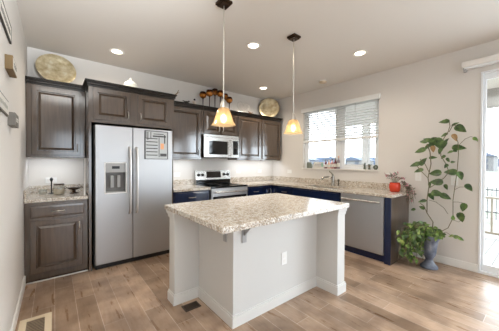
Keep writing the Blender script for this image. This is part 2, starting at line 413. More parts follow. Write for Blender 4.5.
M_h = [mat('siding_%s' % n, c, 0.7) for n, c in (('blue_gray', rgb(88, 96, 108)), ('tan', rgb(100, 98, 96)), ('gray', rgb(88, 92, 100)))]
M_roof = mat('slate_roof', rgb(66, 74, 88), 0.8); M_hw = mat('house_window', rgb(50, 56, 66), 0.3)
def house(x, y, wd, dp, ht, rf, mm, label):
    r = thing('house', label, 'house', (x, y, -0.8), 'distant houses')
    MB().box(x, x+dp, y-wd/2, y+wd/2, -0.8, -0.8+ht).build('wall', mm, r)
    z = -0.8+ht; e = 0.5
    MB().poly([(x-e, y-wd/2-e, z), (x-e, y+wd/2+e, z), (x-e, y, z+rf)], (dp+2*e, 0, 0)).build('roof', M_roof, r)
    for (yy, zz) in ((-wd*0.28, ht*0.3), (wd*0.28, ht*0.3), (-wd*0.28, ht*0.7), (wd*0.28, ht*0.7)):
        MB().box(x-0.06, x+0.02, y+yy-0.7, y+yy+0.7, -0.8+zz-0.6, -0.8+zz+0.6).build('window', M_hw, r)
for i, (x, y, wd, dp, ht, rf, lb) in enumerate([
    (82, 4.0, 7, 9, 4.2, 2.0, 'distant house glimpsed at the edge of the patio door, right of the railing'),
    (96, 14.5, 8, 9, 4.2, 2.2, 'distant house seen through the patio door beside its frame'),
    (112, 92, 11, 10, 3.6, 1.6, 'distant blue gray house behind the tall bottles on the window sill'),
    (108, 70, 9, 10, 3.6, 1.6, 'low distant house centred in the right half of the kitchen window'),
    (84, 46, 8, 9, 3.0, 1.4, 'distant house between the window mullion and the porch post'),
    (92, 90, 8, 9, 2.8, 1.3, 'small distant house just left of the kitchen window mullion'),
    (90, 104, 8, 9, 2.8, 1.3, 'small distant house in the left half of the kitchen window')]):
    house(x, y, wd, dp, ht, rf, M_h[i % 3], lb)
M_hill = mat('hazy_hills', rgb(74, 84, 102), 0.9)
b = MB(); top = []; random.seed(3)
b2 = [(240, -140+i*18, 3.5+random.random()*5) for i in range(26)]
b.poly([(240, -140, -1)] + [(x, y, z) for x, y, z in b2] + [(240, 310, -1)], (25, 0, 0)); struct(b.build('hills', M_hill))

# ------------------------------------------------------------------ cabinets
FY = lambda Yf: (lambda u, d, z: (u, Yf-d, z))     # front facing -Y
FX = lambda Xf: (lambda u, d, z: (Xf-d, u, z))     # front facing -X
def panel_front(name, m, parent, mp, u0, u1, z0, z1, t=0.02, fw=0.052, flat=False):
    rings = [(0, 0), (0, t-0.003), (0.003, t), (fw-0.002, t), (fw+0.003, t-0.016), (fw+0.012, t-0.016), (fw+0.036, t-0.001)]
    if flat: rings = [(0, 0), (0, t-0.004), (0.006, t-0.001), (0.02, t)]
    b = MB(); b.quadloop([[mp(u0+o, d, z0+o), mp(u1-o, d, z0+o), mp(u1-o, d, z1-o), mp(u0+o, d, z1-o)] for o, d in rings])
    return b.build(name, m, parent)
def pull(parent, mp, u, z, ln, vert, d0=0.02):
    pts = []
    for t, d in ((-0.5, 0), (-0.47, 0.018), (-0.3, 0.027), (0, 0.03), (0.3, 0.027), (0.47, 0.018), (0.5, 0)):
        pts.append(mp(u, d0+d, z+t*ln) if vert else mp(u+t*ln, d0+d, z))
    h = MB().tube(pts, [0.006, 0.005, 0.0045, 0.0055, 0.0045, 0.005, 0.006], 8).build('handle', M_nickel, parent, 0, True)
    h['label'] = 'brushed nickel bow handle'; return h
def crown(parent, m, x0, x1, yf, yb, zt, ov=0.035, left=True, right=True):
    # stepped crown moulding round the front and open ends
    b = MB()
    for (o, z0, z1) in ((0.008, zt-0.075, zt-0.055), (0.018, zt-0.055, zt-0.03), (ov-0.008, zt-0.03, zt-0.018), (ov, zt-0.018, zt)):
        b.box(x0-(o if left else 0), x1+(o if right else 0), yf-o, yb, z0, z1)
    return b.build('crown_molding', M_crown, parent, 0.003)
ZT, ZB = 2.298, 1.372
# left wall cabinet
def wall_cab(label, x0, x1, yf, z0, doors, m=M_esp, cl=False, cr=False, hside='R', hz=None, group='dark wall cabinets'):
    r = thing('wall_cabinet', label, 'cabinet', ((x0+x1)/2, YB-0.02, z0), group)
    MB().box(x0, x1, yf, YB-0.003, z0, ZT-0.06).build('body', m, r, 0.002)
    crown(r, m, x0, x1, yf, YB-0.003, ZT, left=cl, right=cr)
    mp = FY(yf)
    for (a, c, zz0, zz1, hs) in doors:
        d = panel_front('door', m, r, mp, a, c, zz0, zz1)
        if hs: pull(d, mp, (c-0.03) if hs == 'R' else (a+0.03), zz0+0.095, 0.09, True)
    return r
wall_cab('dark wall cabinet against the white left wall with one raised panel door', XL+0.003, 0.318, 3.806, ZB, [(-0.205, 0.262, 1.40, 2.205, 'R')])
wall_cab('gloss dark wall cabinet between the refrigerator and the microwave', 1.372, 1.988, 3.806, ZB, [(1.40, 1.965, 1.395, 2.205, 'R')])
wall_cab('short two door dark wall cabinet above the microwave', 1.992, 2.738, 3.806, 1.812, [(2.02, 2.355, 1.83, 2.205, 'R'), (2.375, 2.715, 1.83, 2.205, 'L')])
wall_cab('dark wall cabinet just right of the microwave', 2.742, 3.358, 3.806, ZB, [(2.768, 3.335, 1.395, 2.205, 'L')])
wall_cab('rightmost dark wall cabinet in the corner by the window wall', 3.362, 3.93, 3.806, ZB, [(3.385, 3.905, 1.395, 2.205, None)], cr=True)
for (x, sx_, lb) in ((1.68, 0.5, 'added slim fill light under the cabinet left of the range'), (3.05, 0.5, 'added slim fill light under the cabinet right of the range'), (0.03, 0.4, 'added slim fill light under the cabinet at the left wall'), (3.64, 0.45, 'added slim fill light under the corner cabinet')):
    r = thing('added_fill_light', lb, 'added fill light', (x, 3.92, ZB), 'added under cabinet fill lights')  # invented fixture and lamp, added to brighten the wall above the counter
    MB().box(x-sx_/2, x+sx_/2, 3.85, 3.91, ZB-0.015, ZB-0.0005).build('added_fill_housing', M_white, r, 0.002)
    d = bpy.data.lights.new('added_fill_lamp', 'AREA'); d.shape = 'RECTANGLE'; d.size = sx_; d.size_y = 0.05; d.energy = 1.6*sx_/0.5; d.color = (0.88, 0.94, 1.0)
    o = bpy.data.objects.new('added_fill_lamp', d); o.location = (x, 3.88, ZB-0.017); o.rotation_euler = (R(20), 0, 0); COL.objects.link(o)
# refrigerator surround
r = thing('refrigerator_cabinet', 'deep dark cabinet with two doors built over the refrigerator', 'cabinet', (0.83, 3.9, 0), 'dark wall cabinets')
MB().box(0.322, 1.368, 3.476, YB-0.003, 1.80, ZT-0.06).build('body', M_esp, r, 0.002)
MB().box(0.322, 0.352, 3.476, YB-0.003, 0.0, 1.80).build('side_panel', M_esp, r, 0.002)
MB().box(1.338, 1.368, 3.50, YB-0.003, 0.0, 1.80).build('side_panel', M_esp, r, 0.002)
crown(r, M_esp, 0.322, 1.368, 3.476, 3.764, ZT+0.004)
mp = FY(3.476)
d = panel_front('door', M_esp, r, mp, 0.366, 0.782, 1.832, 2.215); pull(d, mp, 0.752, 1.925, 0.09, True)
d = panel_front('door', M_esp, r, mp, 0.872, 1.30, 1.832, 2.215); pull(d, mp, 0.902, 1.925, 0.09, True)

def toe(parent, m, pts): MB().box(*pts).build('toe_kick', m, parent)
def base_cab_y(label, x0, x1, fronts, m, zb=0.875):
    r = thing('base_cabinet', label, 'cabinet', ((x0+x1)/2, YB-0.02, 0), 'base cabinets')
    MB().box(x0, x1, 3.526, YB-0.003, 0.09, zb).build('body', m, r, 0.002); toe(r, m, (x0, x1, 3.55, YB-0.02, 0.0, 0.09))
    mp = FY(3.526)
    for (kind, a, c, z0, z1, h) in fronts:
        d = panel_front(kind, m, r, mp, a, c, z0, z1, flat=(kind == 'drawer'))
        if h == 'H': pull(d, mp, (a+c)/2, (z0+z1)/2, 0.11, False)
        elif h: pull(d, mp, (c-0.03) if h == 'R' else (a+0.03), z1-0.1, 0.09, True)
    return r
# left unit
r = base_cab_y('dark base cabinet left of the refrigerator with one drawer over one door', XL+0.003, 0.315, [('drawer', -0.205, 0.28, 0.705, 0.832, 'H'), ('door', -0.205, 0.262, 0.10, 0.672, 'R')], M_esp)
MB().tube([(XL+0.02, 3.515, 0.007), (0.318, 3.515, 0.007)], 0.009, 8).build('shoe_molding', M_nickel, r)
base_cab_y('daylight-tinted blue drawer base cabinet squeezed between the refrigerator and the range', 1.372, 1.985, [('drawer', 1.40, 1.955, 0.70, 0.85, 'H'), ('door', 1.40, 1.675, 0.11, 0.68, 'R'), ('door', 1.682, 1.955, 0.11, 0.68, 'L')], M_bluecast)
base_cab_y('dark base cabinet just right of the range on the back wall', 2.762, 3.19, [('drawer', 2.785, 3.165, 0.70, 0.85, 'H'), ('door', 2.785, 3.165, 0.11, 0.68, 'L')], M_bluecast)
# corner unit
r = thing('base_cabinet', 'corner base cabinet tucked where the back counter meets the window counter', 'cabinet', (3.7, 3.8, 0), 'base cabinets')
b = MB().cells([3.194, 3.394, 4.0], [3.35, 3.526, YB-0.003], lambda i, j: not (i == 0 and j == 0), 0.09, 0.875, lambda u, v, d: (u, v, d)); b.build('body', M_bluecast, r, 0.002)
mp = FY(3.526); d = panel_front('door', M_bluecast, r, mp, 3.215, 3.372, 0.11, 0.85, fw=0.03); pull(d, mp, 3.335, 0.76, 0.09, True)
mp2 = FX(3.394); panel_front('door', M_bluecast, r, mp2, 3.37, 3.50, 0.11, 0.85, fw=0.025)
def base_cab_x(label, y0, y1, fronts, m):
    r = thing('base_cabinet', label, 'cabinet', (3.95, (y0+y1)/2, 0), 'base cabinets')
    MB().box(3.394, 4.0, y0, y1, 0.09, 0.875).build('body', m, r, 0.002); toe(r, m, (3.42, 3.98, y0, y1, 0.0, 0.09))
    mp = FX(3.394)
    for (kind, a, c, z0, z1, h) in fronts:
        d = panel_front(kind, m, r, mp, a, c, z0, z1, flat=(kind != 'door'))
        if h == 'H': pull(d, mp, (a+c)/2, (z0+z1)/2, 0.11, False)
        elif h: pull(d, mp, (c-0.03) if h == 'R' else (a+0.03), z1-0.1, 0.09, True)
    return r
base_cab_x('narrow base cabinet with a pulled drawer between the corner and the sink cabinet', 2.975, 3.346, [('drawer', 2.995, 3.325, 0.70, 0.85, 'H'), ('door', 2.995, 3.325, 0.11, 0.68, 'R')], M_bluecast)
# sink base: open-topped so the basin hangs inside
r = thing('base_cabinet', 'wide daylight-tinted navy sink base cabinet beside the dishwasher under the window', 'cabinet', (3.95, 2.5, 0), 'base cabinets')
MB().box(3.394, 3.414, 2.012, 2.971, 0.09, 0.875).box(3.414, 3.99, 2.012, 2.03, 0.09, 0.875).box(3.414, 3.99, 2.953, 2.971, 0.09, 0.875).box(3.414, 3.99, 2.03, 2.953, 0.09, 0.11).build('body', M_bluecast, r, 0.002)
toe(r, M_bluecast, (3.42, 3.98, 2.012, 2.971, 0, 0.09)); mp = FX(3.394)
panel_front('false_drawer', M_bluecast, r, mp, 2.035, 2.95, 0.70, 0.85, flat=True)
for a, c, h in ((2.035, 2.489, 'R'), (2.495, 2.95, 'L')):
    d = panel_front('door', M_bluecast, r, mp, a, c, 0.11, 0.68); pull(d, mp, (c-0.03) if h == 'R' else (a+0.03), 0.58, 0.09, True)
# end panel beyond dishwasher
r = thing('end_panel', 'dark brown and daylight-tinted navy end panel closing the counter run between dishwasher and urn', 'cabinet panel', (3.7, 1.34, 0))
MB().box(3.394, 4.0, 1.30, 1.378, 0.0, 0.875).build('panel', M_esp, r, 0.002)['label'] = 'dark brown side panel'
MB().box(3.376, 3.394, 1.30, 1.378, 0.0, 0.875).build('face_strip', M_bluecast, r, 0.002)

# ------------------------------------------------------------------ countertops
def slab(b, x0, x1, y0, y1): return b.box(x0, x1, y0, y1, 0.876, 0.914)
r = thing('countertop', 'short speckled granite countertop on the cabinet left of the refrigerator', 'countertop', (0, 3.8, 0.876), 'granite countertops')
slab(MB(), XL+0.003, 0.319, 3.487, YB-0.003).build('slab', M_gran, r, 0.004)
MB().box(XL+0.003, 0.319, YB-0.023, YB-0.003, 0.914, 1.012).build('backsplash', M_gran, r, 0.003); MB().box(XL+0.003, XL+0.023, 3.49, YB-0.023, 0.914, 1.012).build('side_splash', M_gran, r, 0.003)
r = thing('countertop', 'speckled granite countertop piece between the refrigerator and the range', 'countertop', (1.68, 3.8, 0.876), 'granite countertops')
slab(MB(), 1.372, 1.992, 3.487, YB-0.003).build('slab', M_gran, r, 0.004); MB().box(1.372, 1.985, YB-0.023, YB-0.003, 0.914, 1.012).build('backsplash', M_gran, r, 0.003)
r = thing('countertop', 'L shaped granite countertop running under the window with the sink cut out', 'countertop', (3.68, 3, 0.876), 'granite countertops')
SX0, SX1, SKY0, SKY1 = 3.47, 3.83, 2.12, 2.78
us = [2.758, 3.36, SX0, SX1, 4.0]; vs = [1.28, SKY0, SKY1, 3.487, YB-0.003]
MB().cells(us, vs, lambda i, j: (i > 0 or j == 3) and not (i == 2 and j == 1), 0.876, 0.914, lambda u, v, d: (u, v, d)).build('slab', M_gran, r, 0.004)
MB().box(2.765, 3.98, YB-0.023, YB-0.003, 0.914, 1.012).build('backsplash', M_gran, r, 0.003); MB().box(3.98, 4.0, 1.285, YB-0.003, 0.914, 1.012).build('backsplash', M_gran, r, 0.003)
# sink
r = thing('sink', 'stainless undermount kitchen sink below the window', 'sink', (3.65, 2.45, 0.70))
b = MB(); t = 0.004
def basin(y0, y1):
    lo = [((SX0-0.012), y0-0.0), ]
    loops = []
    for (ins, z) in ((-0.002, 0.874), (0.0, 0.72), (0.03, 0.70)):
        loops.append([(SX0+ins, y0+ins, z), (SX1-ins, y0+ins, z), (SX1-ins, y1-ins, z), (SX0+ins, y1-ins, z)])
    rows = [[b.bm.verts.new(p) for p in lp] for lp in loops]
    for a, c in zip(rows, rows[1:]):
        for i in range(4): b.bm.faces.new((a[i], a[(i+1) % 4], c[(i+1) % 4], c[i]))
    b.bm.faces.new(rows[-1])
basin(SKY0, 2.44); basin(2.46, SKY1); b.build('basin', M_steel2, r); MB().box(SX0, SX1, 2.438, 2.462, 0.72, 0.872).build('divider', M_steel2, r, 0.003)
for yy in (2.28, 2.62): MB().lathe([(0.04, 0.7015), (0.04, 0.705), (0.02, 0.7035)], (3.65, yy, 0), 20).build('drain', M_chrome, r, 0, True)
# faucet
r = thing('faucet', 'chrome kitchen faucet with raised lever behind the sink', 'faucet', (3.885, 2.46, 0.914))
FYC = 2.46
MB().lathe([(0.032, 0.9145), (0.032, 0.924), (0.027, 0.932), (0.026, 1.05), (0.024, 1.085)], (3.885, FYC, 0), 20).build('body', M_chrome, r, 0, True)
MB().tube([(3.885, FYC, 1.02), (3.87, FYC+0.03, 1.055), (3.85, FYC+0.07, 1.07), (3.81, FYC+0.12, 1.062), (3.78, FYC+0.15, 1.04), (3.77, FYC+0.16, 1.015)], [0.018, 0.018, 0.017, 0.017, 0.018, 0.018], 12).build('spout', M_chrome, r, 0, True)
MB().tube([(3.885, FYC, 1.08), (3.885, FYC+0.01, 1.115), (3.885, FYC+0.04, 1.15), (3.885, FYC+0.075, 1.165)], [0.02, 0.016, 0.012, 0.012], 10).build('lever', M_chrome, r, 0, True)
MB().lathe([(0.018, 0.9145), (0.018, 0.922), (0.011, 0.93), (0.011, 1.0), (0.018, 1.01), (0.016, 1.04)], (3.885, FYC-0.11, 0), 16).build('side_sprayer', M_chrome, r, 0, True)

# ------------------------------------------------------------------ refrigerator
r = thing('refrigerator', 'side by side stainless steel refrigerator with ice dispenser', 'refrigerator', (0.855, 3.8, 0))
MB().box(0.375, 1.33, 3.51, 4.11, 0.02, 1.77).build('body', M_dgray, r, 0.004)
MB().box(0.39, 1.32, 3.47, 3.515, 0.004, 0.062).build('kick_grille', M_black, r, 0.003)
def fdoor(x0, x1): return MB().box(x0, x1, 3.426, 3.505, 0.068, 1.768)
# left door has a real recess for the dispenser
us = [0.383, 0.488, 0.716, 0.797]; vs = [0.068, 0.935, 1.19, 1.768]
d = MB().cells(us, vs, lambda i, j: not (i == 1 and j == 1), 3.426, 3.505, lambda u, v, dd: (u, dd, v)).build('door', M_steel, r, 0.006)
ds = MB().box(0.488, 0.716, 3.421, 3.4255, 1.19, 1.305).build('dispenser', M_lgray, d, 0.002); ds['label'] = 'gray ice and water dispenser'
MB().box(0.56, 0.645, 3.4185, 3.4208, 1.235, 1.268).build('display', M_black, d)
MB().box(0.488, 0.716, 3.49, 3.50, 0.935, 1.19).build('dispenser_recess', mat('recess_gray', rgb(118, 114, 110), 0.4), d)
b = MB()
for (a, c, e, g) in ((0.478, 0.490, 0.925, 1.312), (0.714, 0.726, 0.925, 1.312), (0.490, 0.714, 1.305, 1.315), (0.490, 0.714, 0.925, 0.937)): b.box(a, c, 3.420, 3.4258, e, g)
b.build('dispenser_frame', M_plate, d, 0.002)
for xx in (0.565, 0.64): MB().box(xx-0.018, xx+0.018, 3.45, 3.4895, 1.0, 1.15).build('paddle', M_lgray, d, 0.004)
MB().box(0.492, 0.712, 3.43, 3.4895, 0.936, 0.95).build('drip_tray', M_lgray, d, 0.002)
d2 = fdoor(0.803, 1.325).build('door', M_steel, r, 0.006)
for dd, xx in ((d, 0.762), (d2, 0.846)):
    MB().tube([(xx, 3.427, 0.66), (xx, 3.39, 0.69), (xx, 3.372, 0.80), (xx, 3.368, 1.09), (xx, 3.372, 1.38), (xx, 3.39, 1.48), (xx, 3.427, 1.51)], 0.015, 10).build('handle', M_alu, dd, 0, True)
# planner board on the door
pl = thing('planner_board', 'small framed weekly planner board stuck high on the right refrigerator door', 'notice board', (1.1, 3.424, 1.36))
MB().box(0.955, 1.25, 3.4185, 3.425, 1.365, 1.742).build('board', mat('dry_erase_white', rgb(196, 200, 202), 0.15), pl)
b = MB()
for (a, c, e, g) in ((0.945, 1.26, 1.36, 1.368), (0.945, 1.26, 1.737, 1.747), (0.945, 0.957, 1.368, 1.737), (1.248, 1.26, 1.368, 1.737)): b.box(a, c, 3.416, 3.4255, e, g)
b.build('frame', M_dgray, pl)
b = MB(); random.seed(5)
for zz in (1.41, 1.455, 1.50, 1.545, 1.59, 1.635): b.box(0.965, 1.115, 3.4175, 3.4184, zz, zz+0.012)
b.box(0.96, 0.968, 3.4175, 3.4184, 1.64, 1.73); b.box(0.98, 0.992, 3.4175, 3.4184, 1.62, 1.73); b.box(1.02, 1.03, 3.4175, 3.4184, 1.64, 1.73); b.box(1.05, 1.23, 3.4175, 3.4184, 1.665, 1.685); b.box(1.06, 1.2, 3.4175, 3.4184, 1.70, 1.71)
b.box(1.205, 1.22, 3.4175, 3.4184, 1.58, 1.70); b.box(1.13, 1.14, 3.4175, 3.4184, 1.39, 1.66); b.box(1.15, 1.24, 3.4175, 3.4184, 1.40, 1.44)
b.build('lines', M_dgray, pl)
MB().box(1.155, 1.20, 3.4168, 3.4174, 1.50, 1.58).build('pendant_glint', mat('orange_pendant_glint', rgb(240, 178, 132), 0.6), pl)  # orange reflection of the pendant lamp, painted onto the board as a patch

# ------------------------------------------------------------------ range
r = thing('range', 'stainless steel electric range with black glass cooktop', 'range', (2.375, 3.8, 0))
RX0, RX1 = 1.997, 2.753
MB().box(RX0, RX1, 3.52, 4.10, 0.03, 0.895).build('body', M_dgray, r, 0.003)
MB().box(RX0, RX1, 3.485, 4.06, 0.896, 0.918).build('cooktop', M_bglass, r, 0.004)
for (xx, yy, rr) in ((2.18, 3.65, 0.11), (2.57, 3.65, 0.09), (2.18, 3.92, 0.085), (2.57, 3.92, 0.11)):
    MB().lathe([(rr, 0.9183), (rr, 0.9187), (rr-0.006, 0.9187), (rr-0.006, 0.9183)], (xx, yy, 0), 32).build('burner', M_dgray, r)
bg_ = MB().poly([(RX0, 4.05, 0.919), (RX0, 4.10, 0.919), (RX0, 4.10, 1.168), (RX0, 4.065, 1.168), (RX0, 4.04, 1.0)], (RX1-RX0, 0, 0)).build('backguard', M_steel2, r, 0.004)
MB().box(RX0+0.01, RX1-0.01, 4.035, 4.0475, 0.92, 0.995).build('lower_band', M_bglass, bg_)
MB().poly([(2.22, 4.0405, 1.03), (2.22, 4.060, 1.15), (2.53, 4.060, 1.15), (2.53, 4.0405, 1.03)], (0, -0.003, 0)).build('display', M_bglass, bg_)
for xx in (2.06, 2.14, 2.61, 2.69):
    MB().tube([(xx, 4.053, 1.09), (xx, 4.028, 1.086), (xx, 4.022, 1.085)], [0.026, 0.024, 0.02], 16).build('knob', M_black, bg_, 0, True)
d = MB().box(RX0+0.004, RX1-0.004, 3.482, 3.519, 0.20, 0.885).build('oven_door', M_steel, r, 0.004)
MB().box(2.03, 2.72, 3.4775, 3.4815, 0.30, 0.755).build('oven_window', M_bglass, d)
b = MB().tube([(2.05, 3.43, 0.825), (2.70, 3.43, 0.825)], 0.015, 12); b.tube([(2.08, 3.482, 0.825), (2.08, 3.43, 0.825)], 0.010, 8); b.tube([(2.67, 3.482, 0.825), (2.67, 3.43, 0.825)], 0.010, 8); b.build('handle', M_steel2, d, 0, True)
MB().box(RX0+0.004, RX1-0.004, 3.485, 3.519, 0.04, 0.19).build('drawer', M_steel, r, 0.004)
# microwave
r = thing('microwave', 'stainless over the range microwave below the short cabinet', 'microwave', (2.365, 3.9, 1.41))
MB().box(1.994, 2.736, 3.752, YB-0.005, 1.405, 1.808).build('body', M_black, r, 0.003)
MB().box(1.994, 2.736, 3.738, 3.7515, 1.765, 1.808).build('vent_strip', M_steel2, r, 0.003)
d = MB().box(1.996, 2.575, 3.735, 3.7515, 1.409, 1.763).build('door', M_steel2, r, 0.005)
MB().box(2.10, 2.48, 3.731, 3.7348, 1.46, 1.70).build('window', M_bglass, d, 0.002)
MB().tube([(2.53, 3.735, 1.44), (2.53, 3.70, 1.46), (2.53, 3.695, 1.58), (2.53, 3.70, 1.71), (2.53, 3.735, 1.73)], 0.010, 10).build('handle', M_steel2, d, 0, True)
c = MB().box(2.578, 2.734, 3.737, 3.7515, 1.409, 1.763).build('control_panel', M_steel2, r, 0.004)
MB().box(2.60, 2.715, 3.7345, 3.7368, 1.46, 1.72).build('keypad', M_bglass, c)
MB().box(2.45, 2.70, 3.80, 3.95, 1.398, 1.4045).build('hood_lamp', M_black, r)

# dishwasher
r = thing('dishwasher', 'stainless dishwasher built in under the window counter', 'dishwasher', (3.7, 1.69, 0))
MB().box(3.40, 3.99, 1.385, 2.006, 0.09, 0.872).build('body', M_dgray, r)
MB().box(3.425, 3.98, 1.39, 2.0, 0.0, 0.09).build('kick_plate', M_bluecast, r)
d = MB().box(3.372, 3.399, 1.388, 2.002, 0.105, 0.868).build('door', M_steel, r, 0.005)
b = MB().tube([(3.335, 1.42, 0.80), (3.335, 1.97, 0.80)], 0.014, 12)
for yy in (1.45, 1.94): b.tube([(3.373, yy, 0.80), (3.335, yy, 0.80)], 0.010, 8)
b.build('handle', M_steel2, d, 0, True)

# ------------------------------------------------------------------ island
r = thing('island', 'pale gray kitchen island with wing walls and white base trim', 'kitchen island', (1.65, 1.95, 0))
us = [0.862, 1.11, 2.20, 2.332]; vs = [1.335, 1.585, 2.172, 2.30]
keep = {(1, 1), (1, 2), (2, 0), (2, 1), (2, 2), (0, 2)}
MB().cells(us, vs, lambda i, j: (i, j) in keep, 0.0, 0.868, lambda u, v, d: (u, v, d)).build('body', M_island, r, 0.002)
def offs(b, o, z0, z1):
    U = [0.862-o, 1.11-o, 2.20-o, 2.332+o]; V = [1.335-o, 1.585-o, 2.172-o, 2.30+o]
    return b.cells(U, V, lambda i, j: (i, j) in keep, z0, z1, lambda u, v, d: (u, v, d))
b = MB(); offs(b, 0.014, 0.0, 0.085); offs(b, 0.009, 0.085, 0.100); b.build('base_trim', M_itrim, r, 0.003)
for (x0, x1, y0, y1) in ((0.862, 0.95, 2.172, 2.30), (2.20, 2.332, 1.335, 1.42)):
    MB().box(x0-0.012, x1, y0-0.012, y1+0.012, 0.80, 0.834).box(x0-0.024, x1, y0-0.024, y1+0.02, 0.834, 0.868).build('cap_trim', M_island, r, 0.004)
def bracket(p, d):
    d = Vector(d); n = Vector((-d.y, d.x, 0)); w_ = 0.022
    p = Vector(p); b = MB()
    def bx(o0, o1, z0, z1, hw):
        q = [p+d*o0+n*hw, p+d*o1+n*hw, p+d*o1-n*hw, p+d*o0-n*hw]
        b.quadloop([[(v.x, v.y, z0) for v in q], [(v.x, v.y, z1) for v in q]])
    bx(0.0, 0.008, 0.665, 0.868, w_); bx(0.008, 0.20, 0.858, 0.868, w_)
    q = [p+d*0.008+n*0.004, p+d*0.15+n*0.004]
    b.poly([(q[0].x, q[0].y, 0.72), (q[0].x, q[0].y, 0.858), (q[1].x, q[1].y, 0.858)], tuple(-n*0.008))
    x = b.build('bracket', M_lgray, r, 0.001); x['label'] = 'gray steel support bracket'
bracket((1.215, 1.584, 0), (0, -1, 0)); bracket((1.109, 1.70, 0), (-1, 0, 0))
ic = thing('island_countertop', 'large speckled granite slab on top of the kitchen island', 'countertop', (1.58, 1.81, 0.868), 'granite countertops')
MB().box(0.825, 2.342, 1.293, 2.335, 0.869, 0.914).build('slab', M_gran, ic, 0.005)

# ------------------------------------------------------------------ cover plates
def plate(label, mp, loc, land):
    r = thing('outlet_cover', label, 'outlet', loc, 'white outlet and switch plates')
    hw, hh = (0.059, 0.036) if land else (0.036, 0.058)
    def bx(b, u0, u1, z0, z1, d0, d1):
        return b.quadloop([[mp(u, d, z0) for u, d in ((u0, d0), (u1, d0), (u1, d1), (u0, d1))], [mp(u, d, z1) for u, d in ((u0, d0), (u1, d0), (u1, d1), (u0, d1))]])
    bx(MB(), -hw, hw, -hh, hh, 0.0005, 0.006).build('cover_plate', M_plate, r, 0.002)
    for q in (-0.024, 0.024):
        u, z = (q, 0) if land else (0, q)
        bx(MB(), u-0.014, u+0.014, z-0.015, z+0.015, 0.006, 0.0078).build('receptacle', M_white, r)
def plate_y(label, x, z, y, land=True): plate(label, lambda u, d, w_: (x+u, y-d, z+w_), (x, y, z), land)
def plate_x(label, y, z, x, land=False): plate(label, lambda u, d, w_: (x-d, y+u, z+w_), (x, y, z), land)
plate_y('white outlet plate on the front face of the pale kitchen island', 1.695, 0.418, 1.585, False)
plate_y('white outlet plate above the short counter left of the refrigerator', -0.03, 1.075, YB)
plate_y('white outlet plate on the back wall between refrigerator and range', 1.68, 1.10, YB)
plate_y('white outlet plate on the back wall just right of the range', 3.02, 1.13, YB)
plate_y('white outlet plate on the back wall nearest the room corner', 3.60, 1.13, YB)
plate_x('white outlet plate on the window wall nearest the room corner', 3.60, 1.13, XR, True)
plate_x('white switch plate on the wall above the red flower pot', 1.555, 1.135, XR, True)
plate_x('white outlet plate on the wall behind the left leaves of the tall vine', 1.19, 1.135, XR)
plate_x('white outlet plate on the wall behind the right stem of the tall vine', 0.79, 1.10, XR)

# ------------------------------------------------------------------ blind over the window, valance over the door
r = thing('window_blind', 'white slatted blind lowered halfway over the kitchen window', 'blind', (4.0, 2.48, 2.39))
MB().box(3.955, 4.0, WY0-0.03, WY1+0.03, 2.335, 2.412).build('head_rail', M_blind, r, 0.006)
zz = 2.31
while zz > 1.775:
    b = MB(); t = R(-26); hw = 0.025
    dx, dz = hw*math.cos(t), hw*math.sin(t)
    xc = 4.024
    b.poly([(xc-dx, WY0+0.012, zz-dz), (xc+dx, WY0+0.012, zz+dz), (xc+dx, WY0+0.012, zz+dz+0.0025), (xc-dx, WY0+0.012, zz-dz+0.0025)], (0, WY1-WY0-0.024, 0))
    b.build('slat', M_slat, r); zz -= 0.0425
MB().box(3.998, 4.042, WY0+0.01, WY1-0.01, 1.725, 1.765).build('bottom_rail', M_blind, r, 0.004)
M_cord = mat('blind_cord', rgb(214, 214, 210), 0.7)
for yy in (2.12, 2.88): MB().box(3.994, 3.996, yy-0.005, yy+0.005, 1.73, 2.34).build('ladder_cord', M_cord, r)
r = thing('door_valance', 'white blind valance mounted above the patio door', 'valance', (3.95, -0.45, 2.49))
MB().box(3.90, XR-0.001, DY0-0.15, 0.72, 2.495, 2.56).build('front_board', M_white, r, 0.004)
MB().box(3.92, XR-0.02, DY0-0.1, 0.70, 2.475, 2.496).build('head_track', M_vinyl, r)
MB().box(3.93, XR-0.001, 0.685, 0.71, 2.455, 2.496).build('mounting_bracket', M_lgray, r)

# ------------------------------------------------------------------ ceiling lights
def recessed(x, y, label, src=[None]):
    if src[0]: return copy_thing(src[0], (x, y, ZC), label)
    r = thing('recessed_light', label, 'ceiling light', (x, y, ZC), 'recessed ceiling lights'); src[0] = r
    MB().lathe([(0.088, -0.0005), (0.088, -0.006), (0.078, -0.010), (0.062, -0.004), (0.062, -0.0005)], (x, y, ZC), 32).build('trim_ring', M_white, r, 0, True)
    MB().lathe([(0.061, -0.001), (0.061, -0.0042)], (x, y, ZC), 28).build('lens', M_lens, r, 0, True)
    return r
RL = at(263.3, 88, 2, ZC)
for (x, y, lb) in ((0.644, 3.568, 'lit recessed ceiling light above the refrigerator'), (1.913, 2.319, 'lit recessed ceiling light between the two pendant lamps'), (3.117, 1.596, 'lit recessed ceiling light in front of the window wall'), (RL.x, RL.y, 'lit recessed ceiling light above the corner cabinets')):
    recessed(x, y, lb)
    d = bpy.data.lights.new('recessed_lamp', 'SPOT'); d.energy = 18 if x > 3 and y < 2 else 34; d.color = (1, 0.90, 0.76); d.spot_size = R(156); d.spot_blend = 0.8; d.shadow_soft_size = 0.06
    o = bpy.data.objects.new('recessed_lamp', d); o.location = (x, y, ZC-0.02); COL.objects.link(o)
sd = thing('smoke_detector', 'small white ceiling detector close to the window wall', 'smoke detector', (3.683, 2.546, ZC))
MB().lathe([(0.07, -0.0005), (0.07, -0.012)], (3.683, 2.546, ZC), 28).build('base', M_white, sd, 0, True)
MB().lathe([(0.062, -0.0121), (0.060, -0.03), (0.045, -0.036)], (3.683, 2.546, ZC), 28).build('cap', M_beige, sd, 0, True)

